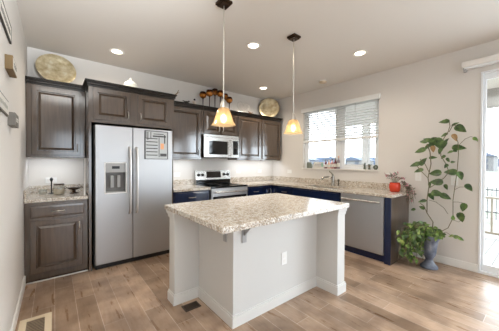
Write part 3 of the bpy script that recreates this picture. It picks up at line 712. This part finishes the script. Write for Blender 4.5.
def pendant(x, y, label, zb, src=[None]):
    if src[0]: return copy_thing(src[0], (x, y, ZC), label)
    r = thing('pendant_lamp', label, 'pendant lamp', (x, y, ZC), 'pendant lamps over the island'); src[0] = r
    h = 0.056
    MB().box(x-h, x+h, y-h, y+h, ZC-0.022, ZC-0.0005).box(x-0.045, x+0.045, y-0.045, y+0.045, ZC-0.036, ZC-0.022).build('canopy', M_bronze, r, 0.003)
    MB().tube([(x, y, ZC-0.036), (x, y, zb+0.21)], 0.0058, 10).build('stem', M_nickel, r, 0, True)
    MB().lathe([(0.012, 0.23), (0.022, 0.21), (0.03, 0.17), (0.034, 0.152)], (x, y, zb), 20).build('socket_cap', M_nickel, r, 0, True)
    prof = [(0.028, 0.158), (0.042, 0.150), (0.053, 0.125), (0.066, 0.08), (0.080, 0.03), (0.096, 0.004), (0.098, 0.0), (0.094, 0.0), (0.077, 0.03), (0.063, 0.08), (0.050, 0.122), (0.040, 0.146), (0.028, 0.154)]
    MB().lathe(prof, (x, y, zb), 40, sq=3.2, caps=False).build('lamp_shade', M_shade, r, 0, True)
    MB().sphere((x, y, zb+0.062), 0.030, 0.030, 0.04).build('bulb', M_bulb, r, 0, 'all')
    return r
ZP = 1.655
pendant(1.191, 1.862, 'nearer amber glass pendant lamp over the left half of the island', ZP); pendant(2.13, 1.862, 'farther amber glass pendant lamp hanging in front of the window wall', ZP)
for x in (1.191, 2.13):
    d = bpy.data.lights.new('pendant_bulb_light', 'POINT'); d.energy = 0.6; d.color = (1, 0.85, 0.64); d.shadow_soft_size = 0.03
    o = bpy.data.objects.new('pendant_bulb_light', d); o.location = (x, 1.862, ZP+0.012); COL.objects.link(o)

# ------------------------------------------------------------------ things on top of the cabinets (deck at ZT)
def tray(x, rad, tilt, yb, label, turn=0):
    r = thing('round_tray', label, 'tray', (x, yb, ZT), 'hammered round trays')
    prof = [(0.001, 0.012), (rad*0.62, 0.010), (rad*0.70, 0.018), (rad*0.96, 0.028), (rad, 0.026), (rad, 0.020), (rad*0.72, 0.008), (rad*0.6, 0.0), (0.001, 0.0)]
    b = MB().lathe(prof, (0, 0, 0), 56)
    rot = Matrix.Rotation(R(90-tilt), 4, 'X')   # disc normal from +Z towards -Y, leaning back
    bmesh.ops.transform(b.bm, matrix=Matrix.Translation((x, yb, ZT+rad*math.cos(R(tilt))+0.001)) @ rot, verts=b.bm.verts[:])
    bmesh.ops.transform(b.bm, matrix=Matrix.Translation((x, yb, 0)) @ Matrix.Rotation(R(turn), 4, 'Z') @ Matrix.Translation((-x, -yb, 0)), verts=b.bm.verts[:])
    b.build('dish', M_gold, r, 0, True)
tray(0.03, 0.205, 16, 4.00, 'big round hammered champagne tray leaning on the cabinet at the left wall', 6)
tray(3.71, 0.225, 10, 3.945, 'round hammered champagne tray standing on the corner cabinet', -42)
# glass cloche
def on_top(px, Y): return at(px, 100, 1, Y).x
x = on_top(130.5, 3.60)
r = thing('glass_cloche', 'clear glass cloche on the cabinet above the refrigerator', 'cloche', (x, 3.60, ZT+0.004))
z0 = ZT+0.0045
MB().lathe([(0.10, 0), (0.12, 0.006), (0.12, 0.014), (0.02, 0.016)], (x, 3.60, z0), 28).build('plate', M_clear2, r, 0, True)
MB().lathe([(0.085, 0.016), (0.085, 0.05), (0.070, 0.085), (0.036, 0.108), (0.01, 0.116)], (x, 3.60, z0), 28, caps=False).build('dome', M_clear2, r, 0, True)
MB().sphere((x, 3.60, z0+0.132), 0.018).build('knob', M_clear2, r, 0, 'all')
# small dark bird and twig ornament
def bird(x, y, z, label, m, s=1.0, tail=1):
    r = thing('bird_figurine', label, 'figurine', (x, y, z), 'small bird figurines')
    MB().sphere((x, y, z+0.028*s), 0.036*s, 0.02*s, 0.022*s, 12, 8).build('body', m, r, 0, 'all')
    MB().sphere((x+0.036*s*tail, y, z+0.052*s), 0.014*s, seg=10, rings=6).tube([(x+0.046*s*tail, y, z+0.052*s), (x+0.066*s*tail, y, z+0.05*s)], [0.005*s, 0.001], 6).build('head', m, r, 0, 'all')
    MB().tube([(x-0.025*s*tail, y, z+0.03*s), (x-0.085*s*tail, y, z+0.05*s)], [0.012*s, 0.006*s], 6).build('tail', m, r)
    MB().tube([(x, y, z+0.01*s), (x, y, z)], 0.01*s, 6).build('foot', m, r)
M_dk = mat('dark_bronze_figure', rgb(52, 42, 36), 0.4, 0.3)
M_driftwood = mat('driftwood', rgb(150, 128, 100), 0.7)
M_cream = mat('cream_ceramic', rgb(226, 212, 196), 0.4)
bird(on_top(170, 3.6), 3.6, ZT+0.0045, 'small dark bird figurine at the right end of the refrigerator cabinet', M_dk, 0.7)
x = on_top(178.5, 3.52)
r = thing('driftwood_sprig', 'little driftwood sprig at the crown corner over the refrigerator', 'ornament', (x-0.06, 3.52, ZT+0.004))
xx = x-0.06; MB().tube([(xx-0.03, 3.52, ZT+0.010), (xx+0.01, 3.52, ZT+0.018), (xx+0.04, 3.52, ZT+0.05), (xx+0.06, 3.515, ZT+0.10)], [0.008, 0.010, 0.008, 0.004], 8).build('branch', M_driftwood, r, 0, True)
MB().tube([(xx+0.03, 3.52, ZT+0.04), (xx+0.075, 3.52, ZT+0.07)], [0.006, 0.003], 6).build('twig', M_driftwood, r, 0, True)
bird(on_top(187, 3.85), 3.85, ZT, 'small dark bird figurine left of the amber goblets on the wall cabinet', M_dk, 0.9)
x = on_top(194.5, 3.9)
r = thing('angel_figurine', 'cream ornament with a brown head left of the amber goblets', 'figurine', (x, 3.9, ZT))
MB().lathe([(0.03, 0), (0.034, 0.01), (0.022, 0.06), (0.012, 0.09)], (x, 3.9, ZT), 16).build('gown', M_cream, r, 0, True); MB().sphere((x, 3.9, ZT+0.105), 0.018).build('head', M_amberd, r, 0, 'all')
MB().tube([(x-0.045, 3.905, ZT+0.075), (x, 3.905, ZT+0.06), (x+0.045, 3.905, ZT+0.075)], [0.004, 0.014, 0.004], 8).build('wings', M_cream, r, 0, True)
# amber goblets
lbs = ['leftmost', 'second from left', 'tallest, third from left', 'fourth from left', 'fifth from left', 'rightmost and lowest']
for i, (px, pt) in enumerate(((203, 92.0), (209.5, 90.2), (215, 89.2), (220.3, 90.8), (225, 94.0), (229.3, 97.2))):
    Y = 3.90 if i % 2 else 4.02; p = at(px, pt, 1, Y); x, zt = p.x, p.z
    r = thing('amber_goblet', 'amber glass goblet candle holder on dark stem, %s of the six' % lbs[i], 'goblet', (x, Y, ZT), 'amber goblets on the wall cabinets')
    hb = 0.115
    MB().lathe([(0.045, 0), (0.045, 0.006), (0.012, 0.016), (0.007, 0.03), (0.010, zt-hb-ZT-0.02), (0.018, zt-hb-ZT)], (x, Y, ZT), 20).build('stem', M_amberd, r, 0, True)
    z0 = zt-hb
    MB().lathe([(0.012, 0), (0.045, 0.012), (0.064, 0.045), (0.066, 0.062), (0.064, 0.070)], (x, Y, z0), 24).build('bowl', M_amber, r, 0, True)
    MB().lathe([(0.064, 0.0701), (0.059, 0.095), (0.050, 0.115), (0.046, 0.115), (0.05, 0.09)], (x, Y, z0), 24).build('rim', M_amberd, r, 0, True)
# wire heart
x = on_top(244, 4.0)
r = thing('wire_heart', 'silver wire heart ornament right of the amber goblets', 'ornament', (x, 4.0, ZT))
pts = []
for k in range(41):
    t = 2*math.pi*k/40; pts.append((x + 0.16*(16*math.sin(t)**3)/16, 4.02, ZT+0.135 + 0.0088*(13*math.cos(t)-5*math.cos(2*t)-2*math.cos(3*t)-math.cos(4*t))))
zmin = min(p[2] for p in pts); pts = [(a, bb, c-zmin+ZT+0.006) for a, bb, c in pts]
wire = mat('pale_silver_wire', rgb(196, 190, 182), 0.35, 0.6)
MB().tube(pts, 0.005, 6, False).build('outer_wire', wire, r, 0, True)
cx, cz = x, sum(p[2] for p in pts)/len(pts)
MB().tube([(cx+(a-cx)*0.6, 4.02, cz+(c-cz)*0.6) for a, bb, c in pts], 0.0035, 6, False).build('inner_wire', wire, r, 0, True)
MB().tube([(x-0.05, 4.0, ZT+0.003), (x, 4.02, ZT+0.005), (x+0.05, 4.0, ZT+0.003)], 0.0035, 6).build('foot', wire, r, 0, True)
bird(on_top(250, 3.88), 3.88, ZT, 'small brown bird figurine between the wire heart and the corner tray', mat('brown_ceramic', rgb(110, 80, 54), 0.5), 1.0, -1)

# ------------------------------------------------------------------ left counter items
ZK = 0.9145
r = thing('candlestick', 'thin black iron candlestick on the short left counter', 'candlestick', (0.0, 3.98, ZK))
x = at(51.5, 195, 1, 3.98).x
MB().lathe([(0.032, 0), (0.032, 0.005), (0.008, 0.012), (0.0065, 0.15), (0.012, 0.165), (0.018, 0.18), (0.012, 0.197), (0.003, 0.205)], (x, 3.98, ZK), 16).build('stand', M_black, r, 0, True)
x = at(59, 190, 1, 3.82).x
r = thing('glass_jar', 'round glass jar with a bronze rim on the short left counter', 'jar', (x, 3.82, ZK))
MB().lathe([(0.046, 0), (0.058, 0.012), (0.062, 0.06), (0.056, 0.10), (0.05, 0.118)], (x, 3.82, ZK), 24).build('vessel', M_clear, r, 0, True)
MB().lathe([(0.054, 0.1181), (0.056, 0.128), (0.05, 0.134)], (x, 3.82, ZK), 24).build('rim', M_bronze, r, 0, True)
MB().lathe([(0.040, 0.004), (0.052, 0.016), (0.054, 0.055), (0.05, 0.07)], (x, 3.82, ZK), 20).build('filling', mat('shell_filling', rgb(216, 196, 168), 0.8), r, 0, True)
x = at(74, 190, 1, 3.88).x
r = thing('ornate_tray', 'dark scrolled metal dish right of the glass jar on the left counter', 'dish', (x, 3.88, ZK))
MB().lathe([(0.05, 0), (0.05, 0.008), (0.02, 0.016), (0.02, 0.04), (0.062, 0.055), (0.075, 0.072), (0.07, 0.072), (0.02, 0.05)], (x, 3.88, ZK), 24).build('dish', M_bronze, r, 0, True)
b = MB()
for sgn in (-1, 1): b.tube([(x+sgn*0.07, 3.88, ZK+0.07), (x+sgn*0.09, 3.88, ZK+0.09), (x+sgn*0.095, 3.88, ZK+0.065), (x+sgn*0.08, 3.88, ZK+0.06)], 0.005, 6)
b.build('scroll_handles', M_bronze, r, 0, True)
x = at(43, 195, 1, 3.95).x
r = thing('glass_votive', 'low clear glass votive left of the black candlestick', 'votive', (x, 3.95, ZK))
MB().lathe([(0.03, 0), (0.04, 0.02), (0.045, 0.06), (0.041, 0.06), (0.03, 0.01)], (x, 3.95, ZK), 20).build('cup', M_clear, r, 0, True); MB().lathe([(0.026, 0.012), (0.03, 0.035)], (x, 3.95, ZK), 16).build('candle', M_cream, r, 0, True)
r = thing('measuring_stick', 'slim white stick leaning on the cabinet side beside the refrigerator', 'stick', (0.29, 3.60, ZK))
MB().poly([(0.276, 3.53, ZK), (0.294, 3.53, ZK), (0.314, 3.70, 1.365), (0.296, 3.70, 1.365)], (0, 0.006, 0)).build('stick', M_plate, r, 0.001)
# ------------------------------------------------------------------ signs on the left wall
def letters(b, y0, y1, z0, z1, xf, rows, seed):
    rnd = random.Random(seed); h = (z1-z0)/rows
    for i in range(rows):
        y = y0; zz = z1-(i+0.85)*h
        while y < y1-0.012:
            wd = 0.010+rnd.random()*0.014
            hh = h*(0.55+0.15*rnd.random())
            b.box(xf, xf+0.0012, y, y+0.005, zz, zz+hh); b.box(xf, xf+0.0012, y+0.005, min(y+wd, y1), zz+hh*0.4*rnd.random(), zz+hh*0.4*rnd.random()+0.006+hh*0.35)
            y += wd+0.007
M_board = mat('whitewashed_board', rgb(226, 222, 214), 0.6); M_ink = mat('dark_lettering', rgb(64, 60, 56), 0.6); M_wood = mat('brown_wood_block', rgb(128, 104, 68), 0.6); M_gwood = mat('gray_wood_block', rgb(122, 118, 112), 0.6)
M_sink = mat('gray_lettering', rgb(120, 116, 110), 0.6); M_pink2 = mat('pale_lettering', rgb(178, 176, 168), 0.6)
def sign(label, y0, y1, z0, z1, dep, medge, mface, frame, rows, seed, ink):
    r = thing('wall_sign', label, 'sign', (XL, (y0+y1)/2, z0), 'small signs on the left wall')
    MB().box(XL+0.0005, XL+dep, y0, y1, z0, z1).build('board', medge, r, 0.001)
    f = 0.010; xf = XL+dep
    MB().box(xf, xf+0.0015, y0+f, y1-f, z0+f, z1-f).build('face', mface, r)
    if frame:
        b = MB()
        for (a, c, e, g) in ((y0, y1, z0, z0+f), (y0, y1, z1-f, z1), (y0, y0+f, z0+f, z1-f), (y1-f, y1, z0+f, z1-f)): b.box(xf, xf+0.003, a, c, e, g)
        b.build('frame', M_ink, r)
    b = MB(); letters(b, y0+0.05, y1-0.05, z0+0.03, z1-0.03, xf+0.0016, rows, seed); b.build('lettering', ink, r)
sign('topmost white sign in a black frame with dark words on the left wall', 2.02, 2.53, 2.19, 2.315, 0.010, M_ink, M_board, True, 1, 1, M_sink)

sign('brown wooden block sign below the black framed sign on the left wall', 2.30, 2.53, 1.945, 2.04, 0.04, M_wood, M_board, False, 2, 2, M_sink)
sign('flat whitewashed sign left of the gray block sign on the left wall', 1.95, 2.36, 1.63, 1.735, 0.012, M_gwood, M_board, False, 1, 3, M_pink2)
sign('gray wooden block sign, lowest and nearest the cabinets on the left wall', 2.41, 2.62, 1.58, 1.672, 0.04, M_gwood, M_gwood, False, 2, 4, M_board)

# ------------------------------------------------------------------ floor registers
def register(label, x0, x1, y0, y1, m, fr):
    r = thing('floor_register', label, 'floor vent', ((x0+x1)/2, (y0+y1)/2, 0), 'floor registers')
    b = MB()
    for q in ((x0, x1, y0, y0+fr), (x0, x1, y1-fr, y1), (x0, x0+fr, y0+fr, y1-fr), (x1-fr, x1, y0+fr, y1-fr)): b.box(*q, 0.0005, 0.007)
    b.build('frame', m, r, 0.002)
    MB().box(x0+fr, x1-fr, y0+fr, y1-fr, 0.0005, 0.0015).build('well', M_black if m is M_brown else M_brown, r)
    b = MB(); n = 12
    for i in range(n):
        y = y0+fr+(i+0.3)*(y1-y0-2*fr)/n; b.box(x0+fr, x1-fr, y, y+(y1-y0-2*fr)/n*0.4, 0.0016, 0.005)
    b.build('louvers', M_brown if m is M_brown else mat('tan_louver', rgb(150, 132, 110), 0.5), r)
register('beige metal floor register beside the left wall', -0.225, -0.02, 2.36, 2.735, M_beige, 0.045)
register('dark brown floor register beside the island wing', 0.90, 1.05, 2.005, 2.11, M_brown, 0.012)

# ------------------------------------------------------------------ window sill items
ZS = WZ0+0.0015; XS = 4.012
def sx(px, X=XS): return at(px, 166, 0, X).y
y = sx(309.5)
r = thing('sill_candle', 'squat gray green candle jar at the left end of the window sill', 'candle', (XS, y, ZS), 'things on the window sill')
MB().lathe([(0.048, 0), (0.052, 0.01), (0.052, 0.10), (0.048, 0.112)], (XS, y, ZS), 20).build('jar', mat('gray_green_wax', rgb(118, 124, 112), 0.5), r, 0, True); MB().lathe([(0.05, 0.1125), (0.05, 0.125)], (XS, y, ZS), 20).build('lid', M_lgray, r, 0, True)
y0, y1 = sx(323.5), sx(314)
r = thing('sill_plaque', 'low white plaque with gray strokes on the left part of the sill', 'plaque', (XS, (y0+y1)/2, ZS), 'things on the window sill')
MB().box(XS-0.012, XS+0.012, y0, y1, ZS, ZS+0.12).build('board', M_board, r, 0.002)
b = MB(); b.box(XS-0.0135, XS-0.012, y0+0.02, y1-0.03, ZS+0.07, ZS+0.085).box(XS-0.0135, XS-0.012, y0+0.05, y1-0.02, ZS+0.04, ZS+0.052).build('strokes', M_lgray, r)
MB().box(XS-0.0135, XS-0.012, y0+0.005, y0+0.04, ZS+0.03, ZS+0.10).build('green_mark', mat('mint_mark', rgb(130, 190, 165), 0.6), r)
def bottle(px, h, rad, mb, mc, label, neck=0.4, x=XS):
    y = sx(px, x); r = thing('bottle', label, 'bottle', (x, y, ZS), 'things on the window sill')
    MB().lathe([(rad*0.9, 0), (rad, 0.008), (rad, h*0.55), (rad*0.8, h*0.66), (rad*neck, h*0.72), (rad*neck, h*0.84)], (x, y, ZS), 18).build('body', mb, r, 0, True)
    MB().lathe([(rad*(neck+0.12), h*0.841), (rad*(neck+0.12), h*0.97), (rad*neck*0.6, h)], (x, y, ZS), 14).build('cap', mc, r, 0, True)
    MB().lathe([(rad+0.001, h*0.15), (rad+0.001, h*0.45)], (x, y, ZS), 18, caps=False).build('band', M_board, r, 0, True)
M_pink = mat('pink_soap', rgb(206, 150, 142), 0.35); M_wine = mat('wine_red_glass', rgb(120, 66, 74), 0.25); M_peach = mat('peach_soap', rgb(222, 178, 150), 0.35); M_mauve = mat('mauve_gray', rgb(134, 122, 126), 0.4)
bottle(325.8, 0.17, 0.026, M_wine, M_dgray, 'small wine red bottle, first bottle right of the sill plaque')
bottle(328.9, 0.16, 0.027, M_peach, M_cream, 'peach coloured bottle in the row of bottles on the sill')
bottle(332.1, 0.18, 0.027, M_pink, M_dk, 'pink bottle in the middle of the sill bottles')
bottle(335.3, 0.20, 0.027, M_wine, M_lgray, 'wine red bottle standing right of the pink one on the sill')
bottle(338.5, 0.235, 0.027, M_mauve, M_peach, 'tallest mauve gray bottle at the right of the sill bottle row')
def sprout(px, h, label, m, lean):
    y = sx(px); r = thing('sill_figurine', label, 'figurine', (XS, y, ZS), 'little figurines on the sill')
    MB().lathe([(0.016, 0), (0.02, 0.006), (0.014, h*0.35), (0.019, h*0.55), (0.01, h*0.7)], (XS, y, ZS), 14).build('body', m, r, 0, True)
    MB().sphere((XS, y+lean*0.006, ZS+h*0.8), 0.016, seg=12, rings=8).build('head', m, r, 0, 'all')
    MB().tube([(XS, y, ZS+h*0.55), (XS, y-lean*0.03, ZS+h*0.75), (XS, y-lean*0.035, ZS+h)], [0.006, 0.005, 0.002], 6).build('ear', m, r, 0, True)
M_gf = mat('moss_green_glaze', rgb(92, 100, 84), 0.4)
sprout(364.6, 0.12, 'moss green figurine in front of the porch post on the sill', M_gf, -1); sprout(369.3, 0.10, 'second moss green figurine, between its twin and the round ornament', M_gf, 1)
y = sx(375.6); r = thing('sill_ornament', 'round gray ornament with a hole at the right end of the sill', 'ornament', (XS, y, ZS), 'little figurines on the sill')
b = MB(); pts = [(XS, y+0.026*math.cos(2*math.pi*k/20), ZS+0.040+0.026*math.sin(2*math.pi*k/20)) for k in range(21)]
b.tube(pts, 0.013, 8, False).build('ring', M_gf, r, 0, True); MB().box(XS-0.012, XS+0.012, y-0.018, y+0.018, ZS, ZS+0.008).build('foot', M_gf, r, 0.001); MB().sphere((XS, y, ZS+0.04), 0.009, seg=10, rings=6).build('center_bead', M_lgray, r, 0, 'all')

# ------------------------------------------------------------------ red pot with trailing flowers on the counter end
px_, py_ = 3.80, 1.415
r = thing('flowering_plant', 'red pot of trailing pink flowers at the end of the window counter', 'potted plant', (px_, py_, ZK))
MB().lathe([(0.05, 0), (0.062, 0.01), (0.073, 0.06), (0.072, 0.10), (0.064, 0.125), (0.068, 0.132), (0.06, 0.132), (0.055, 0.11), (0.02, 0.105)], (px_, py_, ZK), 28).build('pot', M_red, r, 0, True)
random.seed(11); st, lf, fl = MB(), MB(), MB()
top = Vector((px_, py_, ZK+0.12))
ends = []
for k in range(18):
    a = random.uniform(0, 2*math.pi); ends.append([top+Vector((0.02*math.cos(a), 0.02*math.sin(a), 0)), top+Vector((0.04*math.cos(a), 0.06*math.sin(a), 0.06+0.05*random.random())), top+Vector((0.08*math.cos(a), 0.14*math.sin(a), 0.05+0.12*random.random()))])
for k in range(26):
    a = random.uniform(-0.5, 0.5); o = Vector((-0.05+0.12*random.random(), -0.15-0.07*random.random(), 0))
    dz = random.uniform(-0.06, -0.27)
    ends.append([top+Vector((0, -0.04, 0)), top+Vector((o.x*0.6, -0.10, 0.03)), Vector((px_+o.x, py_+o.y, top.z-0.06)), Vector((px_+o.x, py_+o.y-0.02, top.z+dz))])
for e in ends:
    st.tube(e, 0.002, 5)
    for _ in range(9):
        i = random.randrange(1, len(e)); t = random.random(); p = e[i-1].lerp(e[i], t)
        if i == 1: continue
        d = Vector((random.uniform(-1, 1), random.uniform(-1, 1), random.uniform(-0.5, 0.6)))
        (lf if random.random() < 0.55 else fl).leaf(p, d, (random.uniform(-1, 0), random.uniform(-1, 1), 1), random.uniform(0.02, 0.034), 0.02)
st.build('stems', M_stem, r); lf.build('foliage', M_dleaf, r, fix=False); fl.build('flowers', M_flower, r, fix=False)['kind'] = 'stuff'

# ------------------------------------------------------------------ urn with the tall vine
UX, UY = 3.72, 0.975
r = thing('urn_planter', 'slate blue pedestal urn with tall and trailing vine against the wall', 'potted plant', (UX, UY, 0))
prof = [(0.112, 0.0), (0.114, 0.018), (0.098, 0.035), (0.066, 0.065), (0.046, 0.105), (0.050, 0.12), (0.058, 0.13), (0.078, 0.16), (0.090, 0.21), (0.098, 0.28), (0.108, 0.34), (0.13, 0.38), (0.155, 0.40), (0.158, 0.415), (0.148, 0.42), (0.128, 0.395), (0.104, 0.37), (0.03, 0.365)]
prof = [(r_*0.84, z_) for r_, z_ in prof]
MB().lathe(prof, (UX, UY, 0), 36).build('urn', M_urn, r, 0, True)
MB().lathe([(0.094, 0.384), (0.02, 0.392)], (UX, UY, 0), 24).build('soil', M_soil, r)
PX = 3.80      # plane of the climbing stems, a hand's breadth off the wall
P3 = lambda px, py, X=PX: at(px, py, 0, X)
vs_ = MB()
def stem(pts, X=PX, rad=0.0045):
    vs_.tube([P3(a, c, X) for a, c in pts], rad, 6)
stem([(432, 234), (433, 222), (427, 213), (427, 200), (429, 186), (428, 178), (431, 164), (430, 152), (427, 144)], 3.78, 0.006)
stem([(427, 213), (424, 206), (420, 203)], 3.78); stem([(428, 178), (422, 172), (417, 166)], 3.78); stem([(429, 172), (425, 164), (420, 159)], 3.78)
stem([(429, 188), (436, 184), (444, 178), (449, 172), (446, 164), (441, 156), (440, 148)], 3.80, 0.005)
stem([(440, 148), (444, 138), (448, 132), (450, 126), (449, 120), (446, 119)], 3.82, 0.0045); stem([(449, 132), (453, 125), (458, 126)], 3.82)
stem([(436, 234), (448, 228), (453, 218), (453, 200), (455, 186), (457, 172), (458.5, 155), (458, 142), (455, 136)], 3.84, 0.0045)
stem([(459, 145), (465, 139), (471, 136.5), (475, 138), (478, 142)], 3.84, 0.003); stem([(454, 190), (460, 187), (467, 187)], 3.84, 0.003); stem([(453, 202), (458, 202), (463, 203)], 3.84, 0.003); stem([(453, 220), (459, 222), (462, 219)], 3.84, 0.003)
stem([(429, 200), (436, 202), (444, 208), (448, 214)], 3.80, 0.003); stem([(436, 236), (446, 232), (452, 236), (460, 238)], 3.78, 0.003)
vs_.build('vine_stem', M_stem, r, 0, True)
lv, ly, lb_ = MB(), MB(), MB(); random.seed(21)
SC = 1/79.0
def leafpx(px, py, ln, ang, w_=0.55, X=None, dst=None):
    # ang: image-like bearing of the tip, 0 = towards the door, 90 = up
    X = X if X is not None else PX + random.uniform(-0.05, 0.05)
    c = P3(px, py, X); a = R(ang); d = Vector((random.uniform(-0.35, 0.1), -math.cos(a), math.sin(a))); d.normalize()
    L_ = ln*SC
    up = Vector((-1, random.uniform(-0.5, 0.5), 0.6+random.uniform(-0.3, 0.5)))
    (dst or lv).leaf(c-d*L_*0.5, d, up, L_, L_*w_*1.15, 0.2, 0.18)
for q in [(420, 150.5, 11, 190), (423.5, 141.5, 8, 170), (428, 140, 9, 150), (434, 139, 8, 20), (427, 147, 10, 220), (437.5, 144, 10, 300), (440, 142, 12, 330), (432, 144, 9, 250),
          (444, 121.5, 9, 172), (460.5, 128.5, 11, -38), (455, 124, 7, 30), (444, 135, 7, 200), (442, 146, 12, 240), (459, 147.5, 11, 0), (446, 141, 7, 60), (440, 151, 7, 250),
          (415, 164.5, 11, 190), (423, 161.5, 10, 60), (418.5, 170.5, 9, 195), (435, 173, 11, 185), (436, 182, 12, 175), (429.5, 185, 6, 260), (433, 157.5, 7, 10),
          (450.5, 172, 11, 175), (460.5, 175.5, 9, -65), (446, 187, 6, -75), (469, 187.5, 8, -50), (422, 201, 8, 190), (431.5, 196.5, 8, -50), (437.5, 193.5, 11, -8), (445.5, 196.5, 10, -20),
          (422, 207.5, 6, 160), (413, 209.5, 5, 200), (463.5, 207.5, 9, -95), (461, 217.5, 10, -80), (448, 160, 5, -70), (446, 166, 5, -120), (453, 162, 4, 10), (443, 157, 5, 220), (450, 152, 5, 200), (454, 151, 5, 170)]:
    leafpx(*q, dst=lv)
for q in [(455, 137.5, 8, -60), (433, 149, 7, -80)]: leafpx(*q, dst=ly)
for q in [(453, 217.5, 5, 90), (475.5, 139, 5, -40), (457, 237, 6, 10), (451, 236, 5, 200), (461, 239, 5, -20)]: leafpx(*q, dst=lb_)
lv.build('climbing_leaves', M_leaf, r, fix=False); ly.build('yellow_leaves', M_leafy, r, fix=False)
# trailing mass spilling from the urn to the left and over the rim
ts, tl = MB(), MB(); random.seed(33)
def trail(pts, n, lo, hi, bright):
    ts.tube(pts, 0.003, 5)
    for _ in range(n):
        i = random.randrange(1, len(pts)); p = pts[i-1].lerp(pts[i], random.random()) + Vector((random.uniform(-0.02, 0.02), random.uniform(-0.03, 0.03), random.uniform(-0.02, 0.02)))
        ln = random.uniform(lo, hi); d = Vector((random.uniform(-0.9, 0.2), random.uniform(-0.8, 0.8), random.uniform(-1.1, 0.2)))
        (lb_ if random.random() < bright else tl).leaf(p, d, (-1, random.uniform(-0.5, 0.5), random.uniform(0.2, 1.2)), ln, ln*0.62, 0.2, 0.2)
T = Vector((UX, UY, 0.40))
for k in range(40):
    a = random.uniform(0, 1); dy = random.uniform(0.04, 0.27); dx = random.uniform(-0.33, 0.02); dr_ = random.uniform(0.10, 0.42) if dy > 0.14 else random.uniform(0.02, 0.12)
    z1 = 0.44+random.uniform(0.0, 0.13)
    e = Vector((UX+dx, min(UY+dy, 1.21), max(0.06, 0.46-dr_)))
    trail([T, T+Vector((dx*0.4, dy*0.4, z1-0.40)), T+Vector((dx*0.85, min(dy*0.9, 0.22), z1-0.44)), e], 9, 0.045, 0.085, 0.45)
for k in range(12):
    a = random.uniform(-2.6, 0.6); q = Vector((math.cos(a)*0.15, math.sin(a)*0.15, 0))
    trail([T, T+q*0.6+Vector((0, 0, 0.08)), T+q*1.05+Vector((0, 0, 0.04))], 7, 0.04, 0.075, 0.55)
for k in range(22):
    dx = random.uniform(-0.30, -0.10); dy = random.uniform(0.0, 0.17); z1 = random.uniform(0.08, 0.42)
    trail([T, T+Vector((dx*0.5, dy*0.5, 0.05+random.random()*0.10)), T+Vector((dx*0.9, dy*0.95, 0.02)), Vector((UX+dx, UY+dy, z1))], 9, 0.04, 0.075, 0.4)
trail([T, T+Vector((-0.12, 0.10, 0.06)), Vector((3.56, 1.06, 0.30)), Vector((3.55, 1.06, 0.03))], 14, 0.05, 0.08, 0.8)
trail([T, T+Vector((-0.10, 0.14, 0.06)), Vector((3.55, 1.14, 0.30)), Vector((3.53, 1.13, 0.02))], 12, 0.05, 0.08, 0.8)
ts.build('trailing_stem', M_stem, r, 0, True); tl.build('trailing_leaves', M_leaf, r, fix=False); lb_.build('variegated_leaves', M_leafb, r, fix=False)
